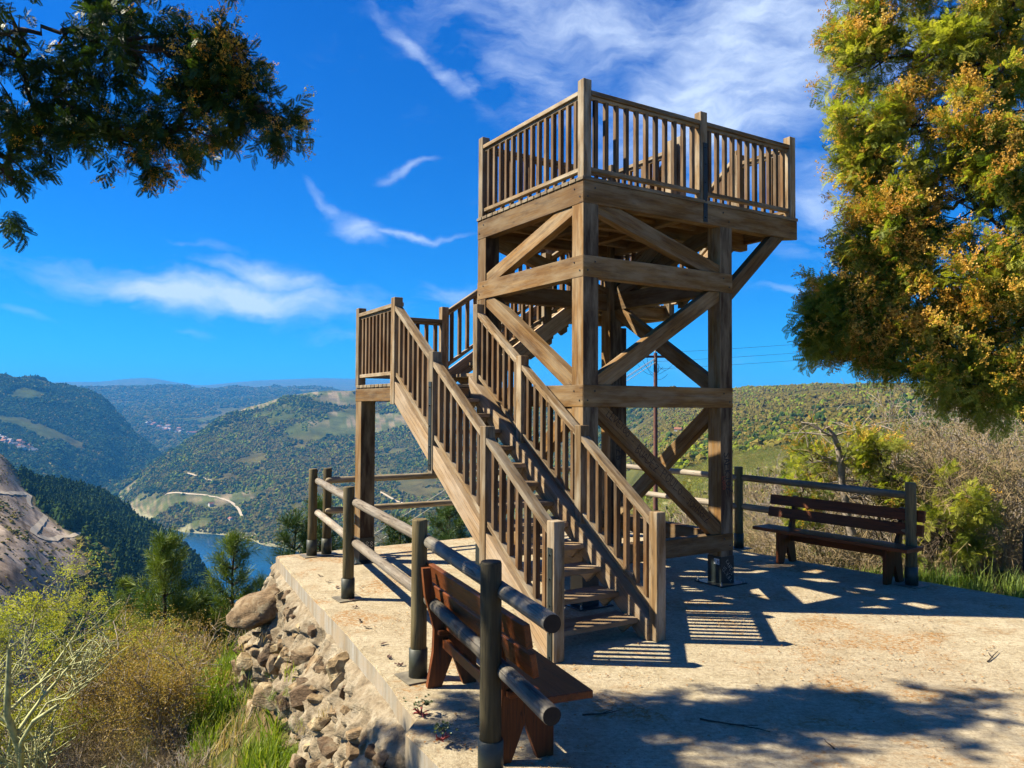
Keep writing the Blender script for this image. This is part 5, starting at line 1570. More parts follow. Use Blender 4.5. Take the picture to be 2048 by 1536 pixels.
# far bank and its terraces
plant('valley_wood', 100000, (200, 1350, 1650, 3500), lambda x, y, z, r, px: (clr(x, y) < 0.20) & (patch(x, y, 120, 80) > -0.25),
      (5.5, 12), T_BROWN + T_DARKB[:1] + T_GREEN[:1], 'brown leafless woodland on the far side of the river')
plant('valley_pines', 42000, (200, 1350, 1650, 3500), lambda x, y, z, r, px: (clr(x, y) < 0.24) & (patch(x, y, 300, 81) > 0.10),
      (6, 12), T_DARKB + T_DARK[:1], 'dark evergreen patches on the far side of the river')
plant('valley_green', 22000, (200, 1350, 1650, 3300), lambda x, y, z, r, px: (patch(x, y, 220, 82) > 0.22),
      (6, 12), T_GREEN, 'fresh yellow-green trees on the far side of the river')
# big hill on the left, with the village, and the far plateau slopes
plant('hill_wood', 80000, (-150, 345, 1350, 4500), lambda x, y, z, r, px: (patch(x, y, 420, 83) > -0.75) & ((r > 2900) | (px < 235)) & (patch(x, y, 160, 88) > -0.32),
      (9, 18), T_DARKB + T_DARK[:1] + T_BROWN[:1], 'hazy dark woodland on the big hill at the left')
plant('plateau_wood', 60000, (60, 760, 4500, 8700), lambda x, y, z, r, px: (patch(x, y, 500, 84) > -0.3),
      (13, 27), T_DARKB + T_BROWN, 'blue hazy woodland on the distant plateau slopes', squash=(.5, .8))
# right-hand slope beyond the fence
plant('slope_wood', 90000, (1150, 2150, 420, 2500), lambda x, y, z, r, px: (clr(x, y) < 0.20) & (patch(x, y, 110, 85) > -0.25) & (RNG.uniform(0, 1, len(x)) < np.clip(r / 900, .35, 1)),
      (3, 7), T_BROWN + T_BROWN + T_GREEN[:1], 'brown and olive bushes on the slope at the right', power=0.8)
plant('slope_pines', 8000, (1150, 2150, 420, 2400), lambda x, y, z, r, px: (patch(x, y, 180, 86) > 0.22),
      (3, 7.5), T_DARKB, 'dark evergreen clumps on the slope at the right', power=0.8)
plant('slope_green', 8000, (1150, 2150, 420, 1800), lambda x, y, z, r, px: (patch(x, y, 90, 87) > 0.24),
      (3, 6.5), T_GREEN, 'yellow-green bushes on the slope at the right', power=0.8)

# ------------------------------------------------------------------ far houses
M_WALLW = plain_mat('whitewashed_wall', (0.50, 0.47, 0.42), 0.9, 0, 0.5, 0.08, 0)
M_TILE = plain_mat('red_roof_tile', (0.22, 0.085, 0.045), 0.9, 0, 0.5, 0.2, 0)
M_SLATE = plain_mat('grey_roof', (0.22, 0.20, 0.20), 0.9, 0, 0.5, 0.2, 0)


def house(px, py, s, label, roof=M_TILE, group=None, rz=None, rmin=300):
    p = march(px, py, rmin=rmin)
    if p is None: return
    o = empty('house', p, rz if rz is not None else random.uniform(0, 3))
    tag(o, label, 'house', group)
    L, Wd, Hh = s * random.uniform(.9, 1.4), s * .75, s * .55
    V = [(-L / 2, -Wd / 2, -3), (L / 2, -Wd / 2, -3), (L / 2, Wd / 2, -3), (-L / 2, Wd / 2, -3), (-L / 2, -Wd / 2, Hh), (L / 2, -Wd / 2, Hh), (L / 2, Wd / 2, Hh), (-L / 2, Wd / 2, Hh), (-L / 2, 0, Hh * 1.5), (L / 2, 0, Hh * 1.5)]
    F = [(0, 1, 5, 4), (2, 3, 7, 6), (1, 2, 6, 9, 5), (3, 0, 4, 8, 7)]
    link('wall', mesh_from('wall', V, F), M_WALLW, o)
    e = s * .06
    V = [(-L / 2 - e, -Wd / 2 - e, Hh - e * .6), (L / 2 + e, -Wd / 2 - e, Hh - e * .6), (L / 2 + e, 0, Hh * 1.5 + .3), (-L / 2 - e, 0, Hh * 1.5 + .3), (L / 2 + e, Wd / 2 + e, Hh - e * .6), (-L / 2 - e, Wd / 2 + e, Hh - e * .6)]
    V += [(a, b_, c - .3) for a, b_, c in V]
    F = [(0, 1, 2, 3), (3, 2, 4, 5), (6, 9, 8, 7), (9, 11, 10, 8), (0, 6, 7, 1), (4, 10, 11, 5), (1, 7, 8, 2), (2, 8, 10, 4), (5, 11, 9, 3), (3, 9, 6, 0)]
    link('roof', mesh_from('roof', V, F), roof, o)


GV = 'white houses of the hazy village at the left'
LV = 'tiny white house in the hazy village on the slope at the far left'
for i in range(30):
    tpos = random.random()
    house(2 + tpos * 68 + random.uniform(-6, 6), 880 + tpos * 26 + random.uniform(-7, 7), 17, LV, random.choice([M_TILE, M_SLATE]), GV, rmin=1700)
GV2 = 'houses of the village at the head of the valley'
LV2 = 'tiny pale house in the village strung along the head of the valley'
for i in range(26):
    tpos = random.random()
    house(285 + tpos * 100 + random.uniform(-5, 5), 846 + 24 * tpos + random.uniform(-4, 4), 22, LV2, random.choice([M_TILE, M_SLATE]), GV2, rmin=3600)
house(422, 1013, 13, 'small white hut with a red roof among the terraces above the far river bank', rmin=1600)
house(461, 1042, 12, 'small red-roofed boathouse at the water edge of the far bank', rmin=1600)
house(202, 1070, 11, 'small pale shed at the end of the dirt track below the pine wood')
house(1356, 864, 6, 'small red-roofed stone hut among the green terraces seen through the tower')
house(146, 961, 10, 'lone white house among the pines on the near spur')

# ------------------------------------------------------------------ haze
HX, HY0, HY1 = 21000, -3000, 29500
HTOP = max(float(GZ.max()) + 40, 60)
bm = bmesh.new()
bmesh.ops.create_cube(bm, size=1.0, matrix=Matrix.Translation((0, (HY0 + HY1) / 2, (HTOP - 330) / 2)) @ Matrix.Diagonal((2 * HX * 1.4, HY1 - HY0, HTOP + 330, 1)))
me = bpy.data.meshes.new('haze'); bm.to_mesh(me); bm.free()
m_h = bpy.data.materials.new('haze_air'); m_h.use_nodes = True
m_h.node_tree.nodes.clear()
th = NT(m_h.node_tree)
ho = th.n('ShaderNodeOutputMaterial'); pvn = th.n('ShaderNodeVolumePrincipled')
pvn.inputs['Color'].default_value = (0.08, 0.42, 1.0, 1)
pvn.inputs['Density'].default_value = 7.0e-5
pvn.inputs['Anisotropy'].default_value = 0.0
th.l(pvn.outputs[0], ho.inputs['Volume'])
haze = link('haze', me, m_h)
tag(haze, 'thin blue haze filling the valley air', 'haze', kind='stuff')
# ------------------------------------------------------------------ rocks under the terrace edge
def hull_stone(seed, n=26, flat=0.7):
    """angular block: hull of points pushed towards a skewed box"""
    rr = random.Random(seed)
    bm = bmesh.new()
    sk = rr.uniform(-.3, .3)
    for i in range(n):
        v = Vector((rr.uniform(-1, 1), rr.uniform(-1, 1), rr.uniform(-1, 1)))
        k = max(abs(v.x), abs(v.y), abs(v.z)); v = v / k * rr.uniform(.86, 1.0)
        if v.length > 1.42: v = v * (1.42 / v.length)
        bm.verts.new((v.x * .55 + v.z * sk * .3, v.y * .48, v.z * .45 * flat))
    r = bmesh.ops.convex_hull(bm, input=list(bm.verts))
    bmesh.ops.delete(bm, geom=[g for g in r['geom_interior'] if isinstance(g, bmesh.types.BMVert)], context='VERTS')
    bmesh.ops.bevel(bm, geom=list(bm.edges), offset=0.02, segments=1, affect='EDGES', clamp_overlap=True)
    bmesh.ops.triangulate(bm, faces=list(bm.faces))
    me = bpy.data.meshes.new('stone'); bm.to_mesh(me); bm.free(); me.materials.append(M_ROCK)
    return me


STONES = [hull_stone(i, 18 + i % 9, 0.45 + 0.1 * (i % 5)) for i in range(14)]
edge_pts = [W(-1.79, 4.10), W(-2.06, 1.82), W(-2.23, 0.22), W(-2.35, -0.7), W(-2.49, -1.60), W(-2.62, -1.75), W(-2.66, -2.55), Vector((-0.66, 3.4, 0)), Vector((-0.85, 1.5, 0))]
edge_pts = [Vector((p.x, p.y)) for p in edge_pts]
_cum = [0]
for a, c in zip(edge_pts[:-1], edge_pts[1:]): _cum.append(_cum[-1] + (c - a).length)


def edge_at(s):
    s = max(0, min(_cum[-1] - 1e-4, s))
    for i in range(len(_cum) - 1):
        if s <= _cum[i + 1]:
            t_ = (s - _cum[i]) / (_cum[i + 1] - _cum[i]); break
    p = edge_pts[i].lerp(edge_pts[i + 1], t_)
    return p, Vector((-0.915, -0.404))


wall = empty('rock_retaining_wall', (edge_pts[2].x, edge_pts[2].y, -1.2))
tag(wall, 'rough brown rock and mortar face dropping below the left edge of the terrace', 'rock wall')
ns, nq = 420, 110
S_, Q_ = np.meshgrid(np.linspace(-0.5, _cum[-1], ns), np.linspace(0, 2.2, nq), indexing='ij')
EX, EY_ = np.empty_like(S_), np.empty_like(S_)
for i in range(ns):
    p, nrm_ = edge_at(float(S_[i, 0]))
    EX[i], EY_[i] = p.x, p.y
    if S_[i, 0] < 0: EX[i] += 0.40 * S_[i, 0] * -1 * 0; EY_[i] += -S_[i, 0] * 0
nzz = fbm(S_ * 1.1, Q_ * 1.6, 4, 201) * 0.26 + fbm(S_ * 3.4, Q_ * 3.4, 4, 202) * 0.10 + fbm(S_ * 14, Q_ * 14, 4, 203) * 0.06
# ledges: crumbly shelves of schist
shelf = (np.mod(Q_ * 3.1 + fbm(S_ * .9, Q_, 3, 204) * 1.4 + S_ * 0.2, 1.0)) * 0.05
OFF = -0.05 + 0.29 * Q_ + (nzz + shelf - 0.05) * np.clip(Q_ * 5, 0.0, 1) + 0.085 * np.clip(Q_ * 12, 0, 1)
cornr = np.clip(-S_ / 0.5, 0, 1)
WX = EX - 0.915 * OFF; WY = EY_ - 0.404 * OFF
WX = WX - cornr * 0.10; WY = WY + cornr * 0.42
WZ = -0.12 - Q_ + fbm(S_ * 5, Q_ * 5, 3, 205) * 0.05 * np.clip(Q_ * 5, 0, 1)
idx = np.arange(ns * nq).reshape(ns, nq)
fcs = np.stack([idx[:-1, :-1].ravel(), idx[:-1, 1:].ravel(), idx[1:, 1:].ravel(), idx[1:, :-1].ravel()], 1)
vv_ = np.stack([WX.ravel() - wall.location.x, WY.ravel() - wall.location.y, WZ.ravel() - wall.location.z], 1)
me = mesh_from('mortar_face', vv_, fcs)
wm = link('mortar_face', me, M_MORTAR, wall)


def wall_point(s, q, out=0.0):
    i = int(np.clip((s + 0.5) / (_cum[-1] + 0.5) * (ns - 1), 0, ns - 1)); j = int(np.clip(q / 2.2 * (nq - 1), 0, nq - 1))
    return Vector((WX[i, j] - 0.915 * out, WY[i, j] - 0.404 * out, WZ[i, j]))


rs = random.Random(5)
placed = []
tries = 0
while len(placed) < 298 and tries < 9000:
    tries += 1
    s = rs.uniform(0.0, 8.0); q = rs.uniform(0.16, 1.8)
    r_ = rs.random()
    size = rs.uniform(0.28, 0.44) if r_ < .16 else rs.uniform(0.16, 0.27) if r_ < .6 else rs.uniform(.08, .15)
    if q < 0.32: size = min(size, 0.18)
    if any((s - a) ** 2 + (q - b_) ** 2 < (0.36 * (size + c)) ** 2 for a, b_, c in placed): continue
    placed.append((s, q, size))
    p = wall_point(s, q, rs.uniform(-0.34, -0.10) * size + 0.01) - wall.location
    M = Matrix.Translation(p) @ Euler((rs.gauss(0, .35), rs.gauss(0.1, .35), 0.42 + rs.gauss(0, .5) + rs.choice((0, 1.57)))).to_matrix().to_4x4() @ Matrix.Diagonal((size * rs.uniform(.9, 1.35), size * rs.uniform(.8, 1.1), size * rs.uniform(.8, 1.5), 1))
    link('stone', STONES[rs.randrange(14)], None, wall, M)

# the big overhanging slab of rock at the far corner, and a few loose boulders
bm = bmesh.new()
bmesh.ops.create_icosphere(bm, subdivisions=4, radius=1.0)
for v in bm.verts:
    c = v.co.copy()
    n_ = noise_v = 0
    from mathutils import noise as mnoise
    f = 1 + 0.16 * mnoise.noise(c * 1.3 + Vector((3, 1, 7))) + 0.07 * mnoise.noise(c * 3.4) + 0.025 * mnoise.noise(c * 9)
    zz_ = c.z * (0.62 if c.z > 0 else 0.34)
    v.co = Vector((c.x * 0.36 * f, c.y * 0.32 * f, zz_ * 0.30 * f + 0.04 * mnoise.noise(c * 2)))
me = bpy.data.meshes.new('boulder'); bm.to_mesh(me); bm.free()
bo = link('boulder', me, M_ROCK, smooth=True)
bo.location = at_depth(520, 1220, 9.15); bo.rotation_euler = (0.15, -0.30, 0.5)
tag(bo, 'flat pale brown boulder jutting out below the far left corner of the terrace', 'boulder')
for (px, py, dep, sz, lab, sd2) in ((538, 1312, 8.6, 0.27, 'rounded pale stone sticking out under the jutting boulder', 3), (600, 1245, 8.7, 0.34, 'dark brown cracked block wedged between the boulder and the terrace edge', 6),
                               (690, 1345, 6.6, 0.36, 'brown block with a dark hollow beneath it in the middle of the rock face', 9)):
    bm = bmesh.new(); bmesh.ops.create_icosphere(bm, subdivisions=3, radius=1.0)
    for v in bm.verts:
        c = v.co.copy(); o_ = Vector((sd2, sd2 * 2, 0))
        f = 1 + 0.35 * mnoise.noise(c * 1.1 + o_) + 0.14 * mnoise.noise(c * 3 + o_)
        v.co = Vector((c.x * f, c.y * .8 * f, c.z * .75 * f)) * sz * 0.5
    me = bpy.data.meshes.new('boulder'); bm.to_mesh(me); bm.free()
    o2 = link('boulder', me, M_ROCK); o2.location = at_depth(px, py, dep); o2.rotation_euler = (sd2, sd2 * .5, sd2)
    tag(o2, lab, 'boulder')


# ------------------------------------------------------------------ tubes and plants
def tubes(name, lines, mat, parent=None, sides=5, origin=(0, 0, 0)):
    V, F = [], []
    org = np.array(origin, float)
    for pts, rad in lines:
        pts = np.asarray(pts, float) - org; n = len(pts)
        tan_ = np.gradient(pts, axis=0); tan_ /= (np.linalg.norm(tan_, axis=1)[:, None] + 1e-9)
        ref = np.array([0.31, 0.17, 0.93]) if abs(tan_[0][2]) < 0.9 else np.array([1.0, 0, 0])
        a = np.cross(tan_, ref); a /= (np.linalg.norm(a, axis=1)[:, None] + 1e-9); b_ = np.cross(tan_, a)
        base = sum(len(x) for x in V)
        ang = np.arange(sides) * 2 * math.pi / sides
        ring = pts[:, None, :] + (a[:, None, :] * np.cos(ang)[None, :, None] + b_[:, None, :] * np.sin(ang)[None, :, None]) * np.asarray(rad)[:, None, None]
        V.append(ring.reshape(-1, 3))
        i = np.arange(n - 1)[:, None] * sides; k_ = np.arange(sides)[None, :]; k2 = (k_ + 1) % sides
        F.append(base + np.stack([i + k_, i + k2, i + sides + k2, i + sides + k_], -1).reshape(-1, 4))
    me = mesh_from(name, np.concatenate(V), np.concatenate(F))
    return link(name, me, mat, parent, smooth=True)


def wander(p, d, L, n, rr, bend=0.25, up=0.0):
    pts = [np.array(p, float)]; d = np.array(d, float); d /= np.linalg.norm(d)
    for i in range(n):
        d = d + np.array([rr.gauss(0, bend), rr.gauss(0, bend), rr.gauss(0, bend) + up]); d /= np.linalg.norm(d)
        pts.append(pts[-1] + d * L / n)
    return np.array(pts), d


def branching(p, d, L, r, level, rr, lines, tips, kids=(4, 6), shrink=0.62, spread=0.8, bend=0.16, up=0.05, n=6, minr=0.003, start=0.25):
    pts, dd = wander(p, d, L, n, rr, bend, up)
    rad = np.linspace(r, max(minr, r * 0.35), n + 1)
    lines.append((pts, rad))
    if level == 0:
        tips.append((pts[-1], dd)); tips.append((pts[len(pts) // 2], dd))
        return
    for k in range(rr.randint(*kids)):
        t_ = rr.uniform(start, 1.0); i = min(n - 1, int(t_ * n))
        q = pts[i] + (pts[i + 1] - pts[i]) * (t_ * n - i)
        base = pts[i + 1] - pts[i]; base = base / np.linalg.norm(base)
        v = np.array([rr.gauss(0, 1), rr.gauss(0, 1), rr.gauss(0, 1)]); v -= base * v.dot(base); v /= np.linalg.norm(v)
        nd = base * (1 - spread * 0.5) + v * spread
        branching(q, nd, L * shrink * rr.uniform(.7, 1.15), max(minr, rad[i] * 0.6), level - 1, rr, lines, tips, kids, shrink, spread, bend, up, max(3, n - 1), minr, start)


def quads_mesh(name, quads, mat):
    V = np.array([p for q in quads for p in q], np.float32); n = len(quads)
    me = mesh_from(name, V, np.arange(n * 4).reshape(n, 4)); me.materials.append(mat)
    return me


def leafstrip(p, d, L, w, nrm):
    """pointed strip as one quad (diamond) from p along d"""
    p, d, nrm = Vector(p), Vector(d).normalized(), Vector(nrm)
    s = d.cross(nrm).normalized() * w / 2
    return [p, p + d * L * 0.45 + s, p + d * L, p + d * L * 0.45 - s]


def frond_quads(p, d, nrm, L, rr, pairs=9, w=0.34, fw=0.062):
    p, d, nrm = Vector(p), Vector(d).normalized(), Vector(nrm).normalized()
    side = d.cross(nrm).normalized(); nrm = side.cross(d)
    Q = [[p - side * L * .006, p + d * L - side * L * .004, p + d * L + side * L * .004, p + side * L * .006]]
    for i in range(pairs):
        t_ = (i + 1.2) / (pairs + 1)
        q = p + d * L * t_ - nrm * L * 0.12 * t_ * t_
        ll = L * w * math.sin(math.pi * (0.18 + 0.75 * t_)) ** 0.7
        for s in (-1, 1):
            dd = side * s + d * 0.45 + nrm * rr.uniform(-.15, .15)
            Q.append(leafstrip(q, dd, ll, L * fw, nrm))
    return Q


def spray_mesh(name, mat, seed, nf=9, pairs=8, fw=0.062):
    """a twig (length 1 along +x) with feathery leaves around it"""
    rr = random.Random(seed); Q = []
    for i in range(nf):
        t_ = (i + 0.5) / nf; a = i * 2.4 + rr.uniform(-.4, .4)
        o_ = Vector((t_ * 0.8, 0.05 * math.sin(t_ * 7), 0.02))
        d = Vector((0.75, math.cos(a) * 0.8, math.sin(a) * 0.8))
        Q += frond_quads(o_, d, Vector((rr.gauss(0, .4), rr.gauss(0, .4), 1)), rr.uniform(.34, .52), rr, pairs, fw=fw)
    Q.append([Vector((0, -.006, 0)), Vector((0.8, -.003, 0)), Vector((0.8, .003, 0)), Vector((0, .006, 0))])
    return quads_mesh(name, Q, mat)


def pod_mesh(name, mat, seed, n=46):
    """branched raceme of tiny round heads"""
    rr = random.Random(seed); Q = []
    for j in range(5):
        ax = Vector((1, rr.gauss(0, .6), rr.gauss(0, .6) + .2)).normalized()
        for i in range(n // 5):
            t_ = rr.random()
            c = ax * t_ * 0.9 + Vector((rr.gauss(0, .06), rr.gauss(0, .06), rr.gauss(0, .06)))
            for _ in range(2):
                d = Vector((rr.gauss(0, 1), rr.gauss(0, 1), rr.gauss(0, 1))).normalized(); e_ = d.orthogonal().normalized() * 0.05; d *= 0.06
                Q.append([c - d, c + e_, c + d, c - e_])
    return quads_mesh(name, Q, mat)


def needle_mesh(name, mat, seed, n=30, length=0.6, w=0.03):
    rr = random.Random(seed); Q = []
    for i in range(n):
        t_ = rr.random() * 0.75; a = rr.uniform(0, 6.28); op = rr.uniform(.35, 1.1)
        d = Vector((math.cos(op), math.sin(op) * math.cos(a), math.sin(op) * math.sin(a)))
        Q.append(leafstrip((t_, 0, 0), d, length * rr.uniform(.6, 1.1), w, Vector((rr.gauss(0, 1), rr.gauss(0, 1), rr.gauss(0, 1)))))
    return quads_mesh(name, Q, mat)


def leaf_clump(name, mat, seed, n=90, size=0.10, shape=(0.5, 0.5, 0.42), hollow=0.5, asp=0.55):
    rr = random.Random(seed); Q = []
    cl = [Vector((rr.gauss(0, .34) * shape[0] * 2, rr.gauss(0, .34) * shape[1] * 2, rr.gauss(0, .34) * shape[2] * 2)) for _ in range(9)]
    for i in range(n):
        c = rr.choice(cl) + Vector((rr.gauss(0, .11), rr.gauss(0, .11), rr.gauss(0, .09)))
        d = Vector((rr.gauss(0, 1), rr.gauss(0, 1), rr.gauss(0, .7)))
        Q.append(leafstrip(c, d, size * rr.uniform(.6, 1.3), size * asp, Vector((rr.gauss(0, 1), rr.gauss(0, 1), rr.gauss(0, 1)))))
    return quads_mesh(name, Q, mat)


def grass_mesh(name, mat, seed, n=16, h=1.0, w=0.035, spread=0.35, lean=0.45):
    rr = random.Random(seed); Q = []
    for i in range(n):
        b0 = Vector((rr.gauss(0, spread * .5), rr.gauss(0, spread * .5), -0.04))
        a = rr.uniform(0, 6.28); l_ = rr.uniform(.1, lean); hh = h * rr.uniform(.45, 1.1)
        dirv = Vector((math.cos(a), math.sin(a), 0)); s = Vector((-math.sin(a), math.cos(a), 0)) * w / 2
        m1 = b0 + Vector((0, 0, hh * .55)) + dirv * l_ * hh * .35; m2 = b0 + Vector((0, 0, hh * (1 - l_ * .4))) + dirv * l_ * hh
        Q.append([b0 - s, b0 + s, m1 + s * .8, m1 - s * .8]); Q.append([m1 - s * .8, m1 + s * .8, m2 + s * .1, m2 - s * .1])
    return quads_mesh(name, Q, mat)


def twig_mesh(name, mat, seed, n=60):
    """tangle of bare twigs about 1 unit across rising from z=0"""
    rr = random.Random(seed); Q = []
    for i in range(n // 6):
        a = rr.uniform(0, 6.28); d = Vector((math.cos(a) * rr.uniform(.1, .6), math.sin(a) * rr.uniform(.1, .6), 1)).normalized()
        p = Vector((rr.gauss(0, .15), rr.gauss(0, .15), -.05))
        for s_ in range(6):
            L = rr.uniform(.14, .26)
            Q.append(leafstrip(p, d, L * 1.25, 0.011, Vector((rr.gauss(0, 1), rr.gauss(0, 1), 0))))
            for _ in range(2):
                d2 = (d + Vector((rr.gauss(0, .6), rr.gauss(0, .6), rr.gauss(0, .45)))).normalized()
                Q.append(leafstrip(p + d * L * rr.random(), d2, L * rr.uniform(.7, 1.6), 0.007, Vector((rr.gauss(0, 1), rr.gauss(0, 1), 1))))
            p = p + d * L; d = (d + Vector((rr.gauss(0, .3), rr.gauss(0, .3), rr.gauss(0, .2)))).normalized()
    return quads_mesh(name, Q, mat)


SPRAY = [spray_mesh('leaf_spray_%d' % i, M_FROND, i, nf=8, pairs=6, fw=.12) for i in range(4)]
SPRAY_D = [spray_mesh('backlit_leaf_spray_%d' % i, M_FROND_BACKLIT, 10 + i, nf=8, pairs=9, fw=.10) for i in range(4)]
POD = [pod_mesh('raceme_%d' % i, M_POD, i) for i in range(3)]
NEED = [needle_mesh('needle_tuft_%d' % i, M_NEEDLE, i) for i in range(3)]
NEED_D = [needle_mesh('dark_needle_tuft_%d' % i, M_NEEDLE_DARK, 5 + i) for i in range(3)]
CL_YEL = [leaf_clump('yellow_leaf_clump_%d' % i, M_YELLEAF, i) for i in range(3)]
CL_BRN = [leaf_clump('ochre_leaf_clump_%d' % i, M_BROWNLEAF, 4 + i, n=46, size=.07) for i in range(3)]
CL_OLV = [leaf_clump('olive_leaf_clump_%d' % i, M_OLIVELEAF, 8 + i) for i in range(3)]
CL_GRN = [leaf_clump('green_leaf_clump_%d' % i, M_BROOM, 12 + i, size=.12, asp=.3) for i in range(3)]
GR = [grass_mesh('grass_tuft_%d' % i, M_GRASS, i) for i in range(4)]
GRD = [grass_mesh('dry_grass_tuft_%d' % i, M_DRYGRASS, 6 + i, n=14, lean=.8) for i in range(3)]
TW = [twig_mesh('twig_tangle_%d' % i, M_BARKBROWN, i) for i in range(4)]
TWG = [twig_mesh('grey_twig_tangle_%d' % i, M_BARKGREY, 7 + i) for i in range(2)]


def euler_to(dirs, rr=RNG):
    """eulers turning local +x to the given directions, with a random roll"""
    out = np.empty((len(dirs), 3))
    for i, d in enumerate(dirs):
        q = Vector(d).to_track_quat('X', 'Z')
        e = (q.to_matrix() @ Matrix.Rotation(rr.uniform(-0.9, 0.9), 3, 'X')).to_euler()
        out[i] = e
    return out


def crown_tree(name, label, base, ells, spray, pods, n_spray, n_pod, s_size, p_size, trunk_r, seed, group=None, hub=None, cat='tree', bark=M_BARK, sub=9, droop=-0.15, fuzz=.08, clump=.16, pod_bias=None):
    """tree whose crown is a set of ellipsoids (centre, radii); limbs run to each of them"""
    rr = random.Random(seed)
    o = empty(name, base); tag(o, label, cat, group)
    base = np.array(base, float)
    lines = []
    hub = np.array(hub if hub is not None else base + np.array([0, 0, 2.0]), float)
    pts = np.array([base + (hub - base) * t_ + np.array([rr.gauss(0, .05), rr.gauss(0, .05), 0]) for t_ in np.linspace(0, 1, 8)])
    pts[0] = base - np.array([0, 0, 0.3])
    lines.append((pts, np.linspace(trunk_r, trunk_r * .7, 8)))
    P, D, vol = [], [], np.array([e[1][0] * e[1][1] * e[1][2] for e in ells]) ** 0.75
    vol = vol / vol.sum()
    anchors = []
    done = []
    for c, rd in sorted(ells, key=lambda e_: np.linalg.norm(np.array(e_[0]) - hub)):
        c = np.array(c, float)
        src = hub; best = np.linalg.norm(c - hub)
        for c0 in done:
            if np.linalg.norm(c0 - hub) < np.linalg.norm(c - hub) - .05 and np.linalg.norm(c - c0) < best:
                best = np.linalg.norm(c - c0); src = c0
        done.append(c)
        m1 = src + (c - src) * 0.5 + np.array([rr.gauss(0, .12), rr.gauss(0, .12), rr.gauss(0, .12)]) * best
        ts = np.linspace(0, 1, 9)[:, None]
        cv = (1 - ts) ** 2 * src + 2 * ts * (1 - ts) * m1 + ts ** 2 * c
        cv[1:-1] += RNG.normal(0, 0.03, (7, 3))
        lines.append((cv, np.linspace(0.012 + trunk_r * .30 * (1 if src is hub else .3), 0.010, 9)))
        for k in range(sub):
            t_ = rr.uniform(.45, 1); st = cv[min(8, int(t_ * 8))]
            v = RNG.normal(0, 1, 3); v /= np.linalg.norm(v)
            en = c + v * np.array(rd) * rr.uniform(.75, 1.0)
            mid = (st + en) / 2 + RNG.normal(0, .10, 3) * np.linalg.norm(en - st)
            ts2 = np.linspace(0, 1, 6)[:, None]
            sb = (1 - ts2) ** 2 * st + 2 * ts2 * (1 - ts2) * mid + ts2 ** 2 * en
            lines.append((sb, np.linspace(0.013, 0.004, 6)))
            anchors.append((sb, c))
            for _ in range(3):
                i = rr.randint(1, 4); dd = sb[i + 1] - sb[i]; dd = dd / (np.linalg.norm(dd) + 1e-9) + RNG.normal(0, .6, 3)
                tw, _d = wander(sb[i], dd, rr.uniform(.2, .45) * max(rd) * .8, 4, rr, .2, 0.02)
                lines.append((tw, np.linspace(.006, .0025, 5))); anchors.append((tw, c))
    tubes('trunk', lines, bark, o, 5, base)
    per = 11
    for k in range(n_spray // per):
        tw, c = anchors[rr.randrange(len(anchors))]
        t_ = rr.uniform(.3, 1) ** .6 * (len(tw) - 1); i = min(len(tw) - 2, int(t_))
        q = tw[i] + (tw[i + 1] - tw[i]) * (t_ - i) + RNG.normal(0, fuzz, 3)
        d = tw[i + 1] - tw[i]; d = d / (np.linalg.norm(d) + 1e-9) * .5 + (q - c) / (np.linalg.norm(q - c) + .2) * .8 + np.array([0, 0, droop])
        for _ in range(per):
            d3 = d + RNG.normal(0, .6, 3); d3 /= np.linalg.norm(d3)
            P.append(q + d3 * rr.uniform(0, clump) - d * clump * .3); D.append(d3 + np.array([0, 0, droop * .5]))
    P = np.array(P); D = np.array(D)
    sc_ = RNG.uniform(*s_size, len(P))
    cr = scatter('crown', P - base, euler_to(D), sc_, spray, parent=o)
    if n_pod:
        ii = RNG.integers(0, len(P), n_pod * 3)
        # seed heads sit on the outer, sunny tips in patches
        nzp = fbm(P[ii][:, 0] * 1.9 + P[ii][:, 1] * .9, P[ii][:, 2] * 1.9 - P[ii][:, 1] * .7, 3, seed + 300)
        ii = ii[np.argsort(-(nzp + RNG.normal(0, .22, len(ii))))][:n_pod]
        d = D[ii] / np.linalg.norm(D[ii], axis=1)[:, None]
        q = P[ii] + d * sc_[ii][:, None] * RNG.uniform(.5, 1.0, (n_pod, 1)) + np.array([0, 0, .03])
        scatter('seed_heads', q - base, euler_to(d + RNG.normal(0, .3, d.shape)), RNG.uniform(*p_size, n_pod), pods, parent=o)
    return o


def ell(px, py, dep, rx, ry, rd):
    c = at_depth(px, py, dep); k = dep / CAM_F
    return (c, (rx * k, rd, ry * k))


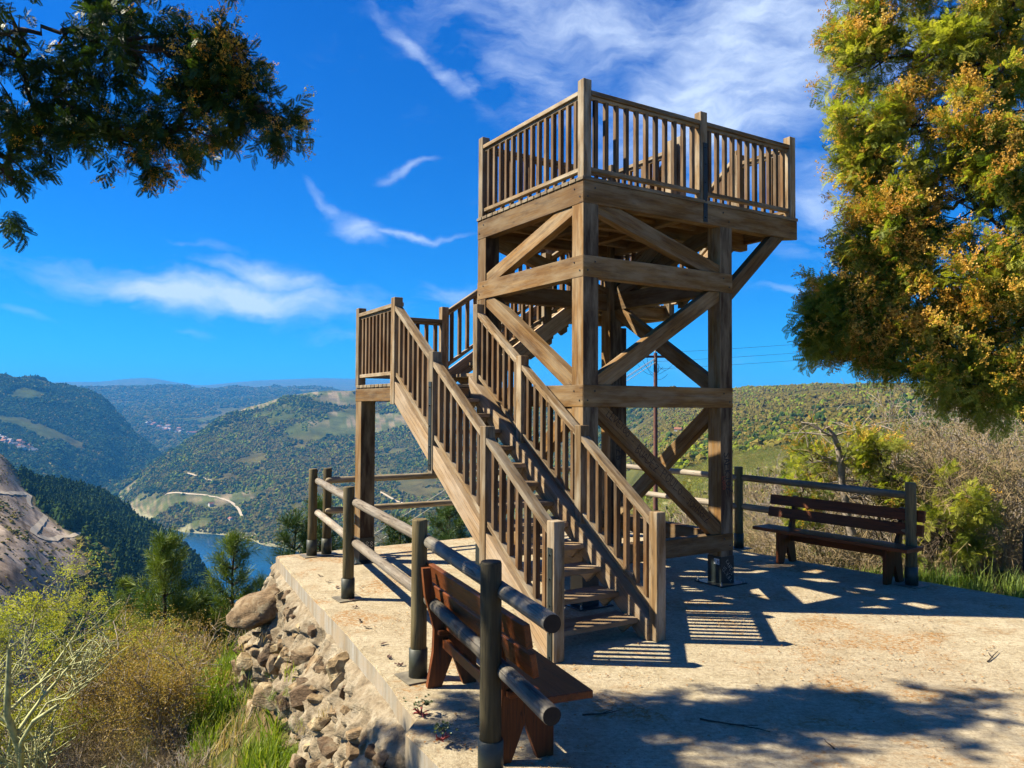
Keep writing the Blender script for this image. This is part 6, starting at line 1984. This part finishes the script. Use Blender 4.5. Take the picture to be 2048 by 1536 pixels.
# tree overhanging from the left, close to the camera
left_ells = [ell(*e) for e in (
    (50, 60, 5.1, 100, 60, .4), (185, 85, 5.3, 80, 55, .35), (305, 100, 5.15, 66, 50, .35), (395, 145, 5.25, 54, 44, .3), (465, 190, 5.3, 40, 32, .25),
    (535, 228, 5.3, 22, 15, .2), (385, 250, 5.25, 50, 32, .3), (290, 275, 5.15, 48, 18, .3), (180, 235, 5.3, 40, 26, .35), (60, 200, 5.2, 50, 34, .35),
    (14, 345, 5.2, 26, 30, .2), (215, 10, 5.4, 90, 40, .45), (455, 115, 5.3, 26, 16, .25), (350, -70, 5.4, 120, 60, .5), (120, -120, 5.2, 150, 90, .6), (0, -260, 4.9, 240, 120, .6), (330, -280, 5.2, 170, 110, .6),
    (-250, 60, 5.0, 140, 100, .6), (-300, -200, 4.7, 200, 160, .6), (-420, 260, 5.0, 160, 120, .6), (-180, 180, 5.1, 80, 60, .45), (-330, 420, 5.2, 100, 60, .4), (-560, 520, 5.2, 110, 60, .4),
    (-190, 0, 4.2, 120, 100, .35), (-120, -260, 4.1, 150, 110, .35), (-620, 300, 4.2, 150, 120, .4), (-520, -350, 4.2, 230, 140, .5))] + [((-2.85, 3.95, 3.85), (.34, .40, .25))]
crown_tree('acacia_tree', 'backlit feathery acacia hanging into the top left corner of the view, orange-tipped', (-4.2, 3.0, -2.6), left_ells, SPRAY_D, POD, 2250, 820, (.12, .21), (.06, .11), 0.05, 31,
           hub=(-4.6, 5.0, 3.8), sub=8, fuzz=.08, droop=-.35, clump=.10)

# the big tree on the right
right_ells = [ell(*e) for e in (
    (1725, 232, 9.3, 55, 42, .4), (1735, 130, 9.4, 50, 55, .4), (1710, 40, 9.5, 42, 60, .4), (1800, -40, 9.5, 90, 90, .6), (1930, 10, 9.0, 100, 70, .7), (2030, 40, 8.8, 80, 80, .6),
    (1850, 110, 9.2, 100, 80, .7), (1960, 130, 8.8, 110, 90, .8), (1840, 240, 9.0, 95, 65, .6), (1960, 260, 8.7, 100, 70, .7), (2050, 330, 8.6, 80, 90, .7), (1830, 350, 9.2, 75, 52, .5), (1758, 385, 9.2, 48, 40, .4), (1745, 475, 9.1, 55, 45, .4), (1750, 300, 9.2, 40, 30, .3),
    (1930, 400, 8.8, 95, 65, .6), (2030, 480, 8.5, 90, 80, .7), (1810, 450, 9.1, 55, 45, .4), (1735, 560, 9.2, 62, 42, .4), (1830, 560, 9.0, 75, 52, .5), (1930, 560, 8.7, 90, 58, .6),
    (2040, 620, 8.5, 80, 70, .6), (1690, 640, 9.2, 50, 40, .35), (1650, 655, 9.3, 34, 40, .3), (1655, 600, 9.3, 26, 26, .25), (1710, 705, 9.2, 42, 30, .3), (1790, 665, 9.1, 70, 42, .4), (1890, 680, 8.8, 80, 52, .5), (1850, 745, 8.8, 60, 32, .35), (2000, 730, 8.6, 80, 52, .5),
    (1940, 780, 8.6, 66, 30, .35), (2120, 200, 9.0, 130, 220, .8), (2150, 560, 8.8, 110, 180, .8))]
crown_tree('acacia_tree', 'big feathery acacia full of orange-yellow seed heads filling the right side of the view', (6.35, 9.3, -0.35), right_ells, SPRAY, POD, 6400, 4300, (.17, .32), (.11, .20), 0.16, 32,
           hub=(6.1, 9.2, 2.2), sub=14, droop=-0.05, clump=.17, fuzz=.05)


# ------------------------------------------------------------------ pines
def pine(px, py_top, dep, height, width, label, dark=False, seed=0, group=None, bare=0.25, dens=1.0):
    top = at_depth(px, py_top, dep)
    gz = float(ground(np.array([top.x]), np.array([top.y]))[0])
    base = Vector((top.x, top.y, max(gz - .2, top.z - height)))
    H = top.z - base.z
    rr = random.Random(seed)
    o = empty('pine_tree', base); tag(o, label, 'pine tree', group)
    lines = [(np.array([[rr.gauss(0, .02), rr.gauss(0, .02), H * t_] for t_ in np.linspace(0, 1, 9)]), np.linspace(0.035 * H ** .7, 0.012, 9))]
    P, D = [], []
    z = H * bare
    while z < H * 0.985:
        t_ = (z - H * bare) / (H * (1 - bare))
        rad = width * (1 - t_) ** 0.75 * (0.55 + 0.45 * min(1, t_ * 4)) + 0.08
        nb = rr.randint(4, 6); a0 = rr.uniform(0, 6)
        for b_ in range(nb):
            a = a0 + b_ * 6.28 / nb + rr.uniform(-.3, .3); L = rad * rr.uniform(.65, 1.15)
            pts, dd = wander((0, 0, z), (math.cos(a), math.sin(a), 0.25 + 0.5 * t_), L, 5, rr, .08, 0.06)
            lines.append((pts, np.linspace(.02, .005, 6)))
            k_ = max(7, int(L * 24 * dens))
            for q in range(k_):
                tt = rr.uniform(.25, 1) ** .8 * 5; i = min(4, int(tt)); p = pts[i] + (pts[i + 1] - pts[i]) * (tt - i)
                d = pts[i + 1] - pts[i]; d /= np.linalg.norm(d)
                P.append(p + RNG.normal(0, .06, 3)); D.append(d + RNG.normal(0, .5, 3) + np.array([0, 0, .45]))
        z += H * rr.uniform(.045, .07)
    for _ in range(6): P.append(np.array([0, 0, H * rr.uniform(.95, 1)])); D.append(np.array([rr.gauss(0, .3), rr.gauss(0, .3), 1]))
    tubes('trunk', lines, M_BARK, o, 5)
    scatter('crown', np.array(P), euler_to(D), RNG.uniform(.24, .42, len(P)) * (0.6 + H / 14), NEED_D if dark else NEED, parent=o)
    return o


pine(332, 1094, 17, 9, 1.35, 'bright green young pine below the terrace, between the bare lichen tree and the rocks', seed=1)
pine(468, 1082, 18, 9, 1.0, 'slender young pine with a tufted top standing against the river', seed=2, bare=.35)
pine(395, 1192, 18, 7, 1.0, 'thin grey-green pine between the two taller young pines', seed=3, dark=True, dens=.6)
pine(520, 1152, 30, 7, 0.8, 'small dark pine just left of the jutting boulder', seed=4, dark=True)
pine(250, 1170, 34, 8, 1.4, 'olive green pine behind the ochre bushes on the left', seed=5)
pine(592, 1032, 20, 9, 1.5, 'dark green pine top just beyond the far left corner of the terrace', seed=6, dark=True)
pine(640, 1010, 23, 9, 1.4, 'dark green pine top behind the first two fence posts', seed=7, dark=True)
pine(800, 1046, 22, 8, 1.3, 'dark green pine top seen between the landing post and the stairs', seed=8, dark=True)
pine(900, 1008, 21, 9, 1.6, 'bushy dark pine top behind the far fence beside the stair stringer', seed=9, dark=True)
pine(700, 1062, 26, 8, 1.3, 'low dark pine top behind the landing post', seed=10, dark=True)
pine(1290, 1040, 24, 6, 1.1, 'small dark pine seen through the lower bay of the tower', seed=11, dark=True)

# ------------------------------------------------------------------ bare lichen tree, lower left
def bare_tree(px, py_base, dep, height, label, mat, seed, bend=.17, lean=(0.1, 0, 1), r=0.07, leaves=None, nleaf=0, lsize=(.2, .4), levels=3, name='bare_tree', kids=(4, 6), stems=3, spread=.8, cat='tree', group=None, minr=.004, p=None, leafmix=1.0):
    if p is None:
        p = at_depth(px, py_base, dep); gz = float(ground(np.array([p.x]), np.array([p.y]))[0]); p = Vector((p.x, p.y, gz - .1))
    rr = random.Random(seed); o = empty(name, p); tag(o, label, cat, group)
    lines, tips = [], []
    for s_ in range(stems):
        d = (lean[0] + rr.gauss(0, .25), lean[1] + rr.gauss(0, .2), lean[2])
        branching((rr.gauss(0, .05), rr.gauss(0, .05), 0), d, height * rr.uniform(.55, .75), r * rr.uniform(.6, 1), levels, rr, lines, tips, kids=kids, shrink=.55, spread=spread, bend=bend, up=.03, n=7, minr=minr)
    tubes('trunk', lines, mat, o, 5)
    if leaves and nleaf:
        T_ = [tips[rr.randrange(len(tips))] for _ in range(nleaf)]
        P = np.array([q[0] for q in T_]) + RNG.normal(0, .07, (nleaf, 3)); D = np.array([q[1] for q in T_]) + RNG.normal(0, .4, (nleaf, 3))
        scatter('crown', P, euler_to(D), RNG.uniform(*lsize, nleaf), leaves, parent=o)
    return o


bare_tree(60, 1536, 8.0, 3.4, 'leafless crooked tree with pale lichen-covered branches in the lower left corner', M_LICHEN, 41, bend=.20, lean=(.30, 0, 1), r=.075, levels=3, stems=3, kids=(4, 5), spread=.75, minr=.005)
bare_tree(-40, 1500, 9.5, 3.3, 'yellow-green leafing tree at the left edge behind the lichen tree', M_BARKGREY, 42, lean=(-.05, .1, 1), r=.06, leaves=CL_YEL, nleaf=900, lsize=(.16, .32), stems=4)
ochre = [(250, 1500, 10.5, 1.9, 'ochre budding bush right of the lichen tree', 43), (330, 1480, 12, 2.1, 'tall ochre bush in front of the bright young pine', 44), (420, 1470, 13.5, 2.0, 'ochre bush beside the green grass bank', 45),
         (180, 1520, 13, 2.6, 'ochre bush behind the lichen tree branches', 46), (330, 1530, 9, 1.3, 'low brown bush at the bottom edge right of the lichen tree', 47), (470, 1400, 17, 2.2, 'thin ochre bush under the slender pine', 48), (120, 1400, 16, 2.8, 'olive bush behind the yellow-green tree', 49)]
for px, py, dep, hh, lab, sd3 in ochre:
    bare_tree(px, py, dep, hh, lab, M_BARKGREY if sd3 % 2 else M_BARKBROWN, sd3, r=.03, leaves=CL_BRN if sd3 != 49 else CL_OLV, nleaf=420, lsize=(.22, .42), levels=2, stems=6, kids=(5, 8), name='bush', cat='bush', minr=.004, lean=(0, 0, 1))

uvu = lambda x, y: (x - TX) * CA + (y - TY) * SA
uvv = lambda x, y: -(x - TX) * SA + (y - TY) * CA

# broad cover of bushes around the site (nobody could count these)
def cover(name, n, px0, px1, r0, r1, protos, size, label, acc=None, cat='bushes', power=.7, zoff=.35, squash=(.7, 1.1)):
    x, y, r, px = pick_points(n, px0, px1, r0, r1, power)
    d = slab_dist(x, y); z = ground(x, y)
    keep = (d > 1.0)
    if acc is not None: keep &= acc(x, y, z, r, px, d)
    x, y, z, r = x[keep], y[keep], z[keep], r[keep]; k = len(x)
    s = RNG.uniform(size[0], size[1], k) * np.clip(r / 30, .6, 1.7)
    S = np.stack([s, s, s * RNG.uniform(*squash, k)], 1)
    R = np.stack([RNG.uniform(-.15, .15, k), RNG.uniform(-.15, .15, k), RNG.uniform(0, 6.28, k)], 1)
    return scatter(name, np.stack([x, y, z + s * zoff], 1), R, S, protos, label, cat)


left_ok = lambda x, y, z, r, px, d: (px < 1240) & (d > 2.2)
cover('slope_bushes', 5200, -250, 620, 13, 150, CL_OLV + CL_BRN + CL_BRN, (1.2, 2.6), 'mixed ochre and olive bushes on the steep slope at the lower left', left_ok)
cover('bank_scrub', 3800, -350, 620, 6.5, 20, CL_BRN + TW + TWG, (.45, .9), 'brown scrub between the grass bank and the bushes at the lower left', lambda x, y, z, r, px, d: ((d > 1.9) | (px < 415)) & (uvu(x, y) < -1), zoff=.15)
cover('slope_evergreens', 2600, -250, 1240, 18, 190, CL_GRN + [blob_tree('near_dark_crown', M_NEEDLE_DARK, 91, 1.1)], (1.2, 2.6), 'dark green shrubs on the steep slope below the terrace', left_ok)
cover('slope_twigs', 3000, -250, 620, 12, 70, TWG + TW, (1.3, 2.6), 'grey bare twigs among the bushes at the lower left', left_ok, zoff=0)
cover('back_bushes', 3200, 560, 1300, 15, 170, CL_OLV + CL_GRN, (1.3, 2.6), 'green bushes on the drop behind the terrace', lambda x, y, z, r, px, d: d > 2.5)
rb = lambda x, y, z, r, px, d: (d > 2.0)
cover('right_olive_bushes', 16000, 1200, 2250, 24, 520, CL_OLV + CL_OLV + CL_BRN + CL_GRN, (1.0, 2.3), 'olive and ochre bushes on the slope past the right fence', rb)
cover('right_yellow_bushes', 2600, 1200, 2250, 30, 480, CL_YEL, (1.0, 2.2), 'yellow-green bushes on the slope past the right fence', lambda x, y, z, r, px, d: (d > 2.5) & (fbm(x / 18, y / 18, 3, 90) > 0.05))
cover('right_twigs', 5200, 1380, 2250, 13.5, 60, TW + TW + TWG, (0.9, 1.9), 'tangle of brown bare twigs behind the right fence', lambda x, y, z, r, px, d: (d > 3.0), zoff=0, squash=(.8, 1.3))
cover('right_thicket_leaves', 2600, 1420, 2250, 14.5, 40, CL_OLV + CL_YEL[:1] + CL_BRN, (.5, 1.1), 'thin olive-yellow foliage caught in the thicket behind the right fence', lambda x, y, z, r, px, d: d > 3.5, zoff=1.3)
cover('right_broom', 900, 1230, 2250, 12, 32, [grass_mesh('broom_0', M_BROOM, 51, n=40, w=.018, spread=.3, lean=.5), grass_mesh('broom_1', M_BROOM, 52, n=40, w=.018, spread=.3, lean=.6)], (.5, 1.1),
      'green broom shoots at the foot of the thicket behind the right fence', lambda x, y, z, r, px, d: (d > .8) & (fbm(x / 2.2, y / 2.2, 3, 92) > 0.0), zoff=0)

thick = [(1530, 15, 2.0), (1590, 17, 2.8), (1640, 14, 2.4), (1720, 16, 3.6), (1770, 13.5, 2.9), (1830, 15, 4.2), (1880, 13, 3.2), (1940, 15.5, 4.2), (1985, 12.5, 3.0), (2040, 14, 4.0), (1690, 19, 3.4), (1800, 19, 4.3), (1930, 19, 4.6), (1560, 21, 3.0)]
protos_b = []
for i, (px, dep, hh) in enumerate(thick):
    p = at_depth(px, 1100, dep); gz = float(ground(np.array([p.x]), np.array([p.y]))[0]); p = Vector((p.x, p.y, gz - .08))
    lab_t = 'bare brown thicket shrub behind the right fence'
    if i < 4:
        o = bare_tree(0, 0, 0, 3.0, lab_t, M_BARKBROWN if i % 2 == 0 else M_BARKGREY, 60 + i, r=.032, levels=3, stems=6, kids=(4, 6), name='bare_shrub', cat='shrub', group='bare shrubs in the thicket behind the right fence', minr=.0045, p=p, lean=(0, 0, 1), leaves=CL_BRN if i % 2 else CL_OLV, nleaf=60, lsize=(.15, .3))
        o.scale = (1, 1, hh / 3.0); protos_b.append(o)
    else:
        src = protos_b[i % 4]; o = src.copy(); COL.objects.link(o)
        for ch in src.children:
            c = ch.copy(); COL.objects.link(c); c.parent = o
        o.location = p; o.rotation_euler = (0, 0, i * 1.3); o.scale = (1, 1, hh / 3.0)
    o['label'] = lab_t

# dead snag and young acacias among them
def snag():
    p = at_depth(1700, 1068, 13.0); gz = float(ground(np.array([p.x]), np.array([p.y]))[0]); base = Vector((p.x, p.y, gz - .05))
    o = empty('dead_tree', base); tag(o, 'broken dead tree trunk rising behind the bench, its top snapped off', 'dead tree')
    rr = random.Random(77)
    path = [at_depth(a, b_, 13.0) - base for a, b_ in ((1704, 1070), (1696, 1040), (1690, 1000), (1684, 965), (1682, 930), (1676, 895), (1668, 872), (1656, 856), (1648, 850))]
    lines = [(np.array([list(q) for q in path]), np.array([.075, .062, .06, .055, .062, .048, .036, .025, .01]))]
    lines.append((np.array([list(at_depth(a, b_, 13.0) - base) for a, b_ in ((1682, 935), (1676, 905), (1672, 884))]), np.array([.045, .03, .012])))
    for k in range(16):
        i = rr.randint(2, 7); a = rr.choice([-1, -1, 1]); st = np.array(list(path[i]))
        branching(st, (a * rr.uniform(.4, 1), rr.uniform(-.5, .5), rr.uniform(-.1, .5)), rr.uniform(.4, .9), .018, 1, rr, lines, [], kids=(3, 5), n=5, minr=.004)
    tubes('trunk', lines, M_BARKGREY, o, 7)


snag()
for px, py, dep, ex_, lab, sd4 in (
        (1640, 900, 13.5, [(1640, 900, 13.5, 55, 50, .4), (1610, 960, 13.5, 40, 40, .3), (1600, 1000, 13.4, 30, 25, .3)], 'small green acacia left of the broken dead trunk', 51),
        (1790, 960, 12.5, [(1780, 950, 12.5, 42, 34, .3), (1810, 985, 12.5, 36, 34, .3), (1760, 900, 12.5, 26, 30, .2)], 'young orange-tipped acacia above the right end of the bench', 52),
        (1900, 1010, 11.8, [(1900, 1000, 11.8, 50, 60, .4), (1880, 1080, 11.8, 45, 60, .3), (1940, 1060, 11.8, 50, 60, .4)], 'young green acacia right of the end post of the right fence', 53)):
    p = at_depth(px, 1080, dep); gz = float(ground(np.array([p.x]), np.array([p.y]))[0])
    crown_tree('young_acacia', lab, (p.x, p.y, gz), [ell(*e) for e in ex_], SPRAY, POD, 220, 90 if sd4 != 53 else 12, (.18, .34), (.10, .18), .03, sd4, hub=(p.x, p.y, gz + .8), sub=6, cat='small tree')

# ------------------------------------------------------------------ grass
def grass(name, n, region, protos, size, label, acc):
    x = RNG.uniform(region[0], region[1], n); y = RNG.uniform(region[2], region[3], n)
    d = slab_dist(x, y); keep = acc(x, y, d); x, y = x[keep], y[keep]; z = ground(x, y); k = len(x)
    s = RNG.uniform(*size, k)
    R = np.stack([RNG.uniform(-.25, .25, k), RNG.uniform(-.25, .25, k), RNG.uniform(0, 6.28, k)], 1)
    return scatter(name, np.stack([x, y, z], 1), R, np.stack([s, s, s * RNG.uniform(.7, 1.3, k)], 1), protos, label, 'grass')


grass('bank_grass', 26000, (-9, 0, 2, 16), GR, (.16, .42), 'bright green grass on the bank left of the rock face', lambda x, y, d: (d > .35) & (d < 2.0 + fbm(x / 1.5, y / 1.5, 2, 97) * 1.2) & (uvu(x, y) < -1) & (x / y > -.40) & (fbm(x / .9, y / .9, 3, 93) > -.22))
grass('bank_dry_grass', 5000, (-9, 0, 2, 16), GRD, (.15, .38), 'dry straw-coloured grass on the bank left of the rock face', lambda x, y, d: (d > .35) & (d < 5) & (uvu(x, y) < -1) & (fbm(x / .9, y / .9, 3, 93) < .0))
grass('verge_grass', 42000, (2, 16, 4, 18), GR, (.12, .32), 'lush green grass along the right edge of the terrace', lambda x, y, d: (d > .03) & (d < 5) & (uvu(x, y) > 3) & (uvv(x, y) < 4.5) & ((fbm(x / 1.1, y / 1.1, 3, 94) > -.02) | ((x > 5) & (d < 2.2))))
grass('verge_dry_grass', 9000, (2, 16, 4, 18), GRD, (.08, .24), 'dry grass and straw between the terrace edge and the thicket', lambda x, y, d: (d > .1) & (d < 6) & (uvu(x, y) > 3) & (uvv(x, y) < 4.5) & (fbm(x / 1.1, y / 1.1, 3, 94) < .12))

# ------------------------------------------------------------------ succulents on the terrace edge
def succulent(px, py, dep, r, label, seed):
    p = at_depth(px, py, dep); rr = random.Random(seed)
    o = empty('succulent_plant', p); tag(o, label, 'succulent')
    Q = []
    for k in range(34):
        c = Vector((rr.gauss(0, r * .45), rr.gauss(0, r * .35), abs(rr.gauss(0, r * .3))))
        for j in range(11):
            a = j * 2.4; d = Vector((math.cos(a), math.sin(a), rr.uniform(.2, 1.1)))
            Q.append(leafstrip(c, d, r * .17, r * .085, Vector((0, 0, 1))))
    me = quads_mesh('foliage', Q, M_SUCCULENT); link('foliage', me, None, o)
    lines = []
    for k in range(14): 
        pts, _ = wander((0, 0, -.05), (rr.gauss(0, 1), rr.gauss(0, 1), .7), r * .7, 4, rr, .2, 0); lines.append((pts, np.linspace(.006, .003, 5)))
    tubes('stem', lines, M_REDSTEM, o, 4)


M_REDSTEM = plain_mat('red_succulent_stem', (0.22, 0.035, 0.03), 0.6)
succulent(842, 1412, 4.88, .085, 'green succulent clump with pink rosettes growing over the terrace edge', 1)
succulent(884, 1462, 4.45, .08, 'smaller dark succulent clump lower down beside the near fence post', 2)

# ------------------------------------------------------------------ litter on the concrete
def litter():
    n = 26000
    x = RNG.uniform(-3, 8, n); y = RNG.uniform(2.2, 12, n)
    d = slab_dist(x, y)
    den = fbm(x / .75, y / .75, 4, 95)
    keep = (d < -.04) & ((den > .16) | (RNG.uniform(0, 1, n) < .10) | ((d > -.5) & (x > 2) & (RNG.uniform(0, 1, n) < .6)))
    x, y = x[keep], y[keep]; k = len(x)
    Q = [leafstrip((-.5, 0, 0), (1, .1, .02), 1, .045, (0, 0, 1))]
    ms = quads_mesh('needle', Q, M_LITTER)
    crumb = quads_mesh('crumb', [leafstrip((-.2, 0, .05), (1, .6, .1), .4, .3, (0, 0, 1)), leafstrip((0, -.1, .08), (-.4, 1, .1), .35, .25, (0, .2, 1))], M_LITTER)
    R = np.stack([RNG.uniform(-.05, .05, k), RNG.uniform(-.05, .05, k), RNG.uniform(0, 6.28, k)], 1)
    scatter('needle_litter', np.stack([x, y, np.full(k, .006)], 1), R, RNG.uniform(.02, .06, k), [ms, crumb, crumb], 'orange-brown needles and crumbs strewn over the concrete', 'litter')


M_DEADLEAF = plain_mat('withered_leaf_brown', (0.045, 0.018, 0.012), 0.9)
M_LITTER = leaf_mat('orange_brown_litter', [(0.14, 0.06, 0.02), (0.30, 0.14, 0.035), (0.36, 0.22, 0.08)], 0)
litter()
for i, (px, py, L, a, lab) in enumerate(((1400, 1440, .42, -.6, 'dark thin forked twig lying in the tree shadow on the concrete'), (1975, 1325, .34, .7, 'thin curved twig on the sunny concrete at the right'), (1165, 1432, .26, .1, 'dark crooked twig beside the foreground bench end'),
                               (1668, 1500, .12, 1.4, 'short dark stick near the bottom edge'))):
    q = xy(px, py); rr = random.Random(i + 9)
    o = empty('fallen_twig', (q.x, q.y, 0.008)); tag(o, lab, 'twig')
    pts, dd = wander((0, 0, 0), (math.cos(a), math.sin(a), 0), L, 7, rr, .12, 0); pts[:, 2] = np.abs(pts[:, 2]) * .2
    ln = [(pts, np.linspace(.006, .002, 8))]
    p2, _ = wander(pts[3], (math.cos(a + .6), math.sin(a + .6), 0), L * .4, 4, rr, .12, 0); p2[:, 2] = np.abs(p2[:, 2]) * .2; ln.append((p2, np.linspace(.004, .0015, 5)))
    tubes('stick', ln, M_BARK, o, 5)

# ------------------------------------------------------------------ utility pole and lines
pb = at_depth(1309, 1010, 38.0); ptop = at_depth(1311, 706, 38.0)
gz = float(ground(np.array([pb.x]), np.array([pb.y]))[0])
pole = empty('utility_pole', (ptop.x, ptop.y, gz - .3)); tag(pole, 'reddish brown utility pole seen through the tower, tangled wires at its top', 'utility pole')
H_ = ptop.z - gz + .3
tubes('shaft', [(np.array([[0, 0, 0], [0, 0, H_ * .5], [0, 0, H_]]), np.array([.125, .11, .09]))], M_POLE, pole, 12)
bar('crossarm', (-.75, 0, H_ - .18), (.75, 0, H_ - .18), .09, .11, M_POLE, pole, side=(0, 1, 0))
INS = lathe_mesh([(0, .02), (.04, .055), (.06, .03), (.09, .055), (.11, .03), (.15, .045), (.17, .02)], 10); INS.materials.append(M_CABLE)
for i, x_ in enumerate((-.65, 0.0, .65)):
    link('insulator', INS, None, pole, frame((x_, 0, H_ - (.12 if i != 1 else -.02)), (0, 0, 1), (0, 1, 0)))
rr = random.Random(4); ln = []
for k in range(7):
    a, b_ = Vector((rr.uniform(-.8, .8), 0, H_ - rr.uniform(.1, .7))), Vector((rr.uniform(-.9, .9), 0, H_ - rr.uniform(.3, 1.2)))
    ts = np.linspace(0, 1, 9)
    ln.append((np.array([[a.x + (b_.x - a.x) * q, rr.gauss(0, .02), a.z + (b_.z - a.z) * q - .45 * math.sin(math.pi * q)] for q in ts]), np.full(9, .008)))
tubes('jumper_wire', ln, M_WIRE, pole, 4)


def line_between(a, b_, sag, r, mat, label, name='power_line'):
    ts = np.linspace(0, 1, 40)
    pts = np.array([list(a.lerp(b_, t_) - Vector((0, 0, sag * 4 * t_ * (1 - t_)))) for t_ in ts])
    o = tubes(name, [(pts - pts[0], np.full(40, r))], mat, None, 4)
    o.location = a
    tag(o, label, 'power line')


for dz_, lab in ((0.0, 'topmost dark wire running from the utility pole to the right edge'), (-.42, 'middle dark wire running from the utility pole to the right edge'), (-.78, 'lowest dark wire running from the utility pole to the right edge')):
    line_between(ptop + Vector((0, 0, dz_)), at_depth(2300, 600, 55) + Vector((0, 0, dz_ * 1.5)), .5, .007, M_WIRE, lab)
for dxp, lab in ((0, 'upper pale cable slanting down to the lower left past the landing post'), (9, 'middle pale cable slanting down to the lower left past the landing post'), (34, 'lower pale cable slanting down to the lower left past the landing post')):
    line_between(at_depth(1311, 716 + dxp * .25, 37.5), at_depth(335 + dxp * .4, 1322 + dxp * .6, 27), .05, .013, M_CABLE, lab)

# dark rotten leaves lodged in the little drain notches along the slab edge
for i, (px, py) in enumerate(((640, 1152), (655, 1165), (672, 1177), (703, 1203), (712, 1217), (722, 1243), (733, 1256), (762, 1290), (776, 1318), (800, 1333))):
    q = xy(px - 40 + 0, py + 14); q = xy(px, py)
    rr = random.Random(i); Q = [leafstrip((rr.gauss(0, .006), rr.gauss(0, .006), .003 + .002 * j), (rr.gauss(0, 1), rr.gauss(0, 1), .25), .045, .022, (0, 0, 1)) for j in range(5)]
    me = quads_mesh('withered_leaf', Q, M_DEADLEAF) if i == 0 else me
    o = link('withered_leaf', me); o.location = (q.x, q.y, 0.002); o.rotation_euler = (0, 0, i * 1.1)
    tag(o, 'withered dark leaf curled up along the left edge of the concrete', 'dead leaf', 'dead leaves along the left edge of the concrete')

P_, R_, S_2 = [], [], []
rw = random.Random(17)
for i in range(150):
    q = wall_point(rw.uniform(.2, 8), rw.uniform(.5, 1.9) ** 1.0, 0.06)
    P_.append(list(q)); R_.append([rw.uniform(-.5, .2), rw.uniform(-.6, .1), rw.uniform(0, 6)]); S_2.append(rw.uniform(.07, .22))
scatter('wall_weeds', P_, R_, S_2, GR[:2] + GRD[:1] + CL_GRN[:1], 'small green weeds rooted between the stones under the terrace', 'weeds')
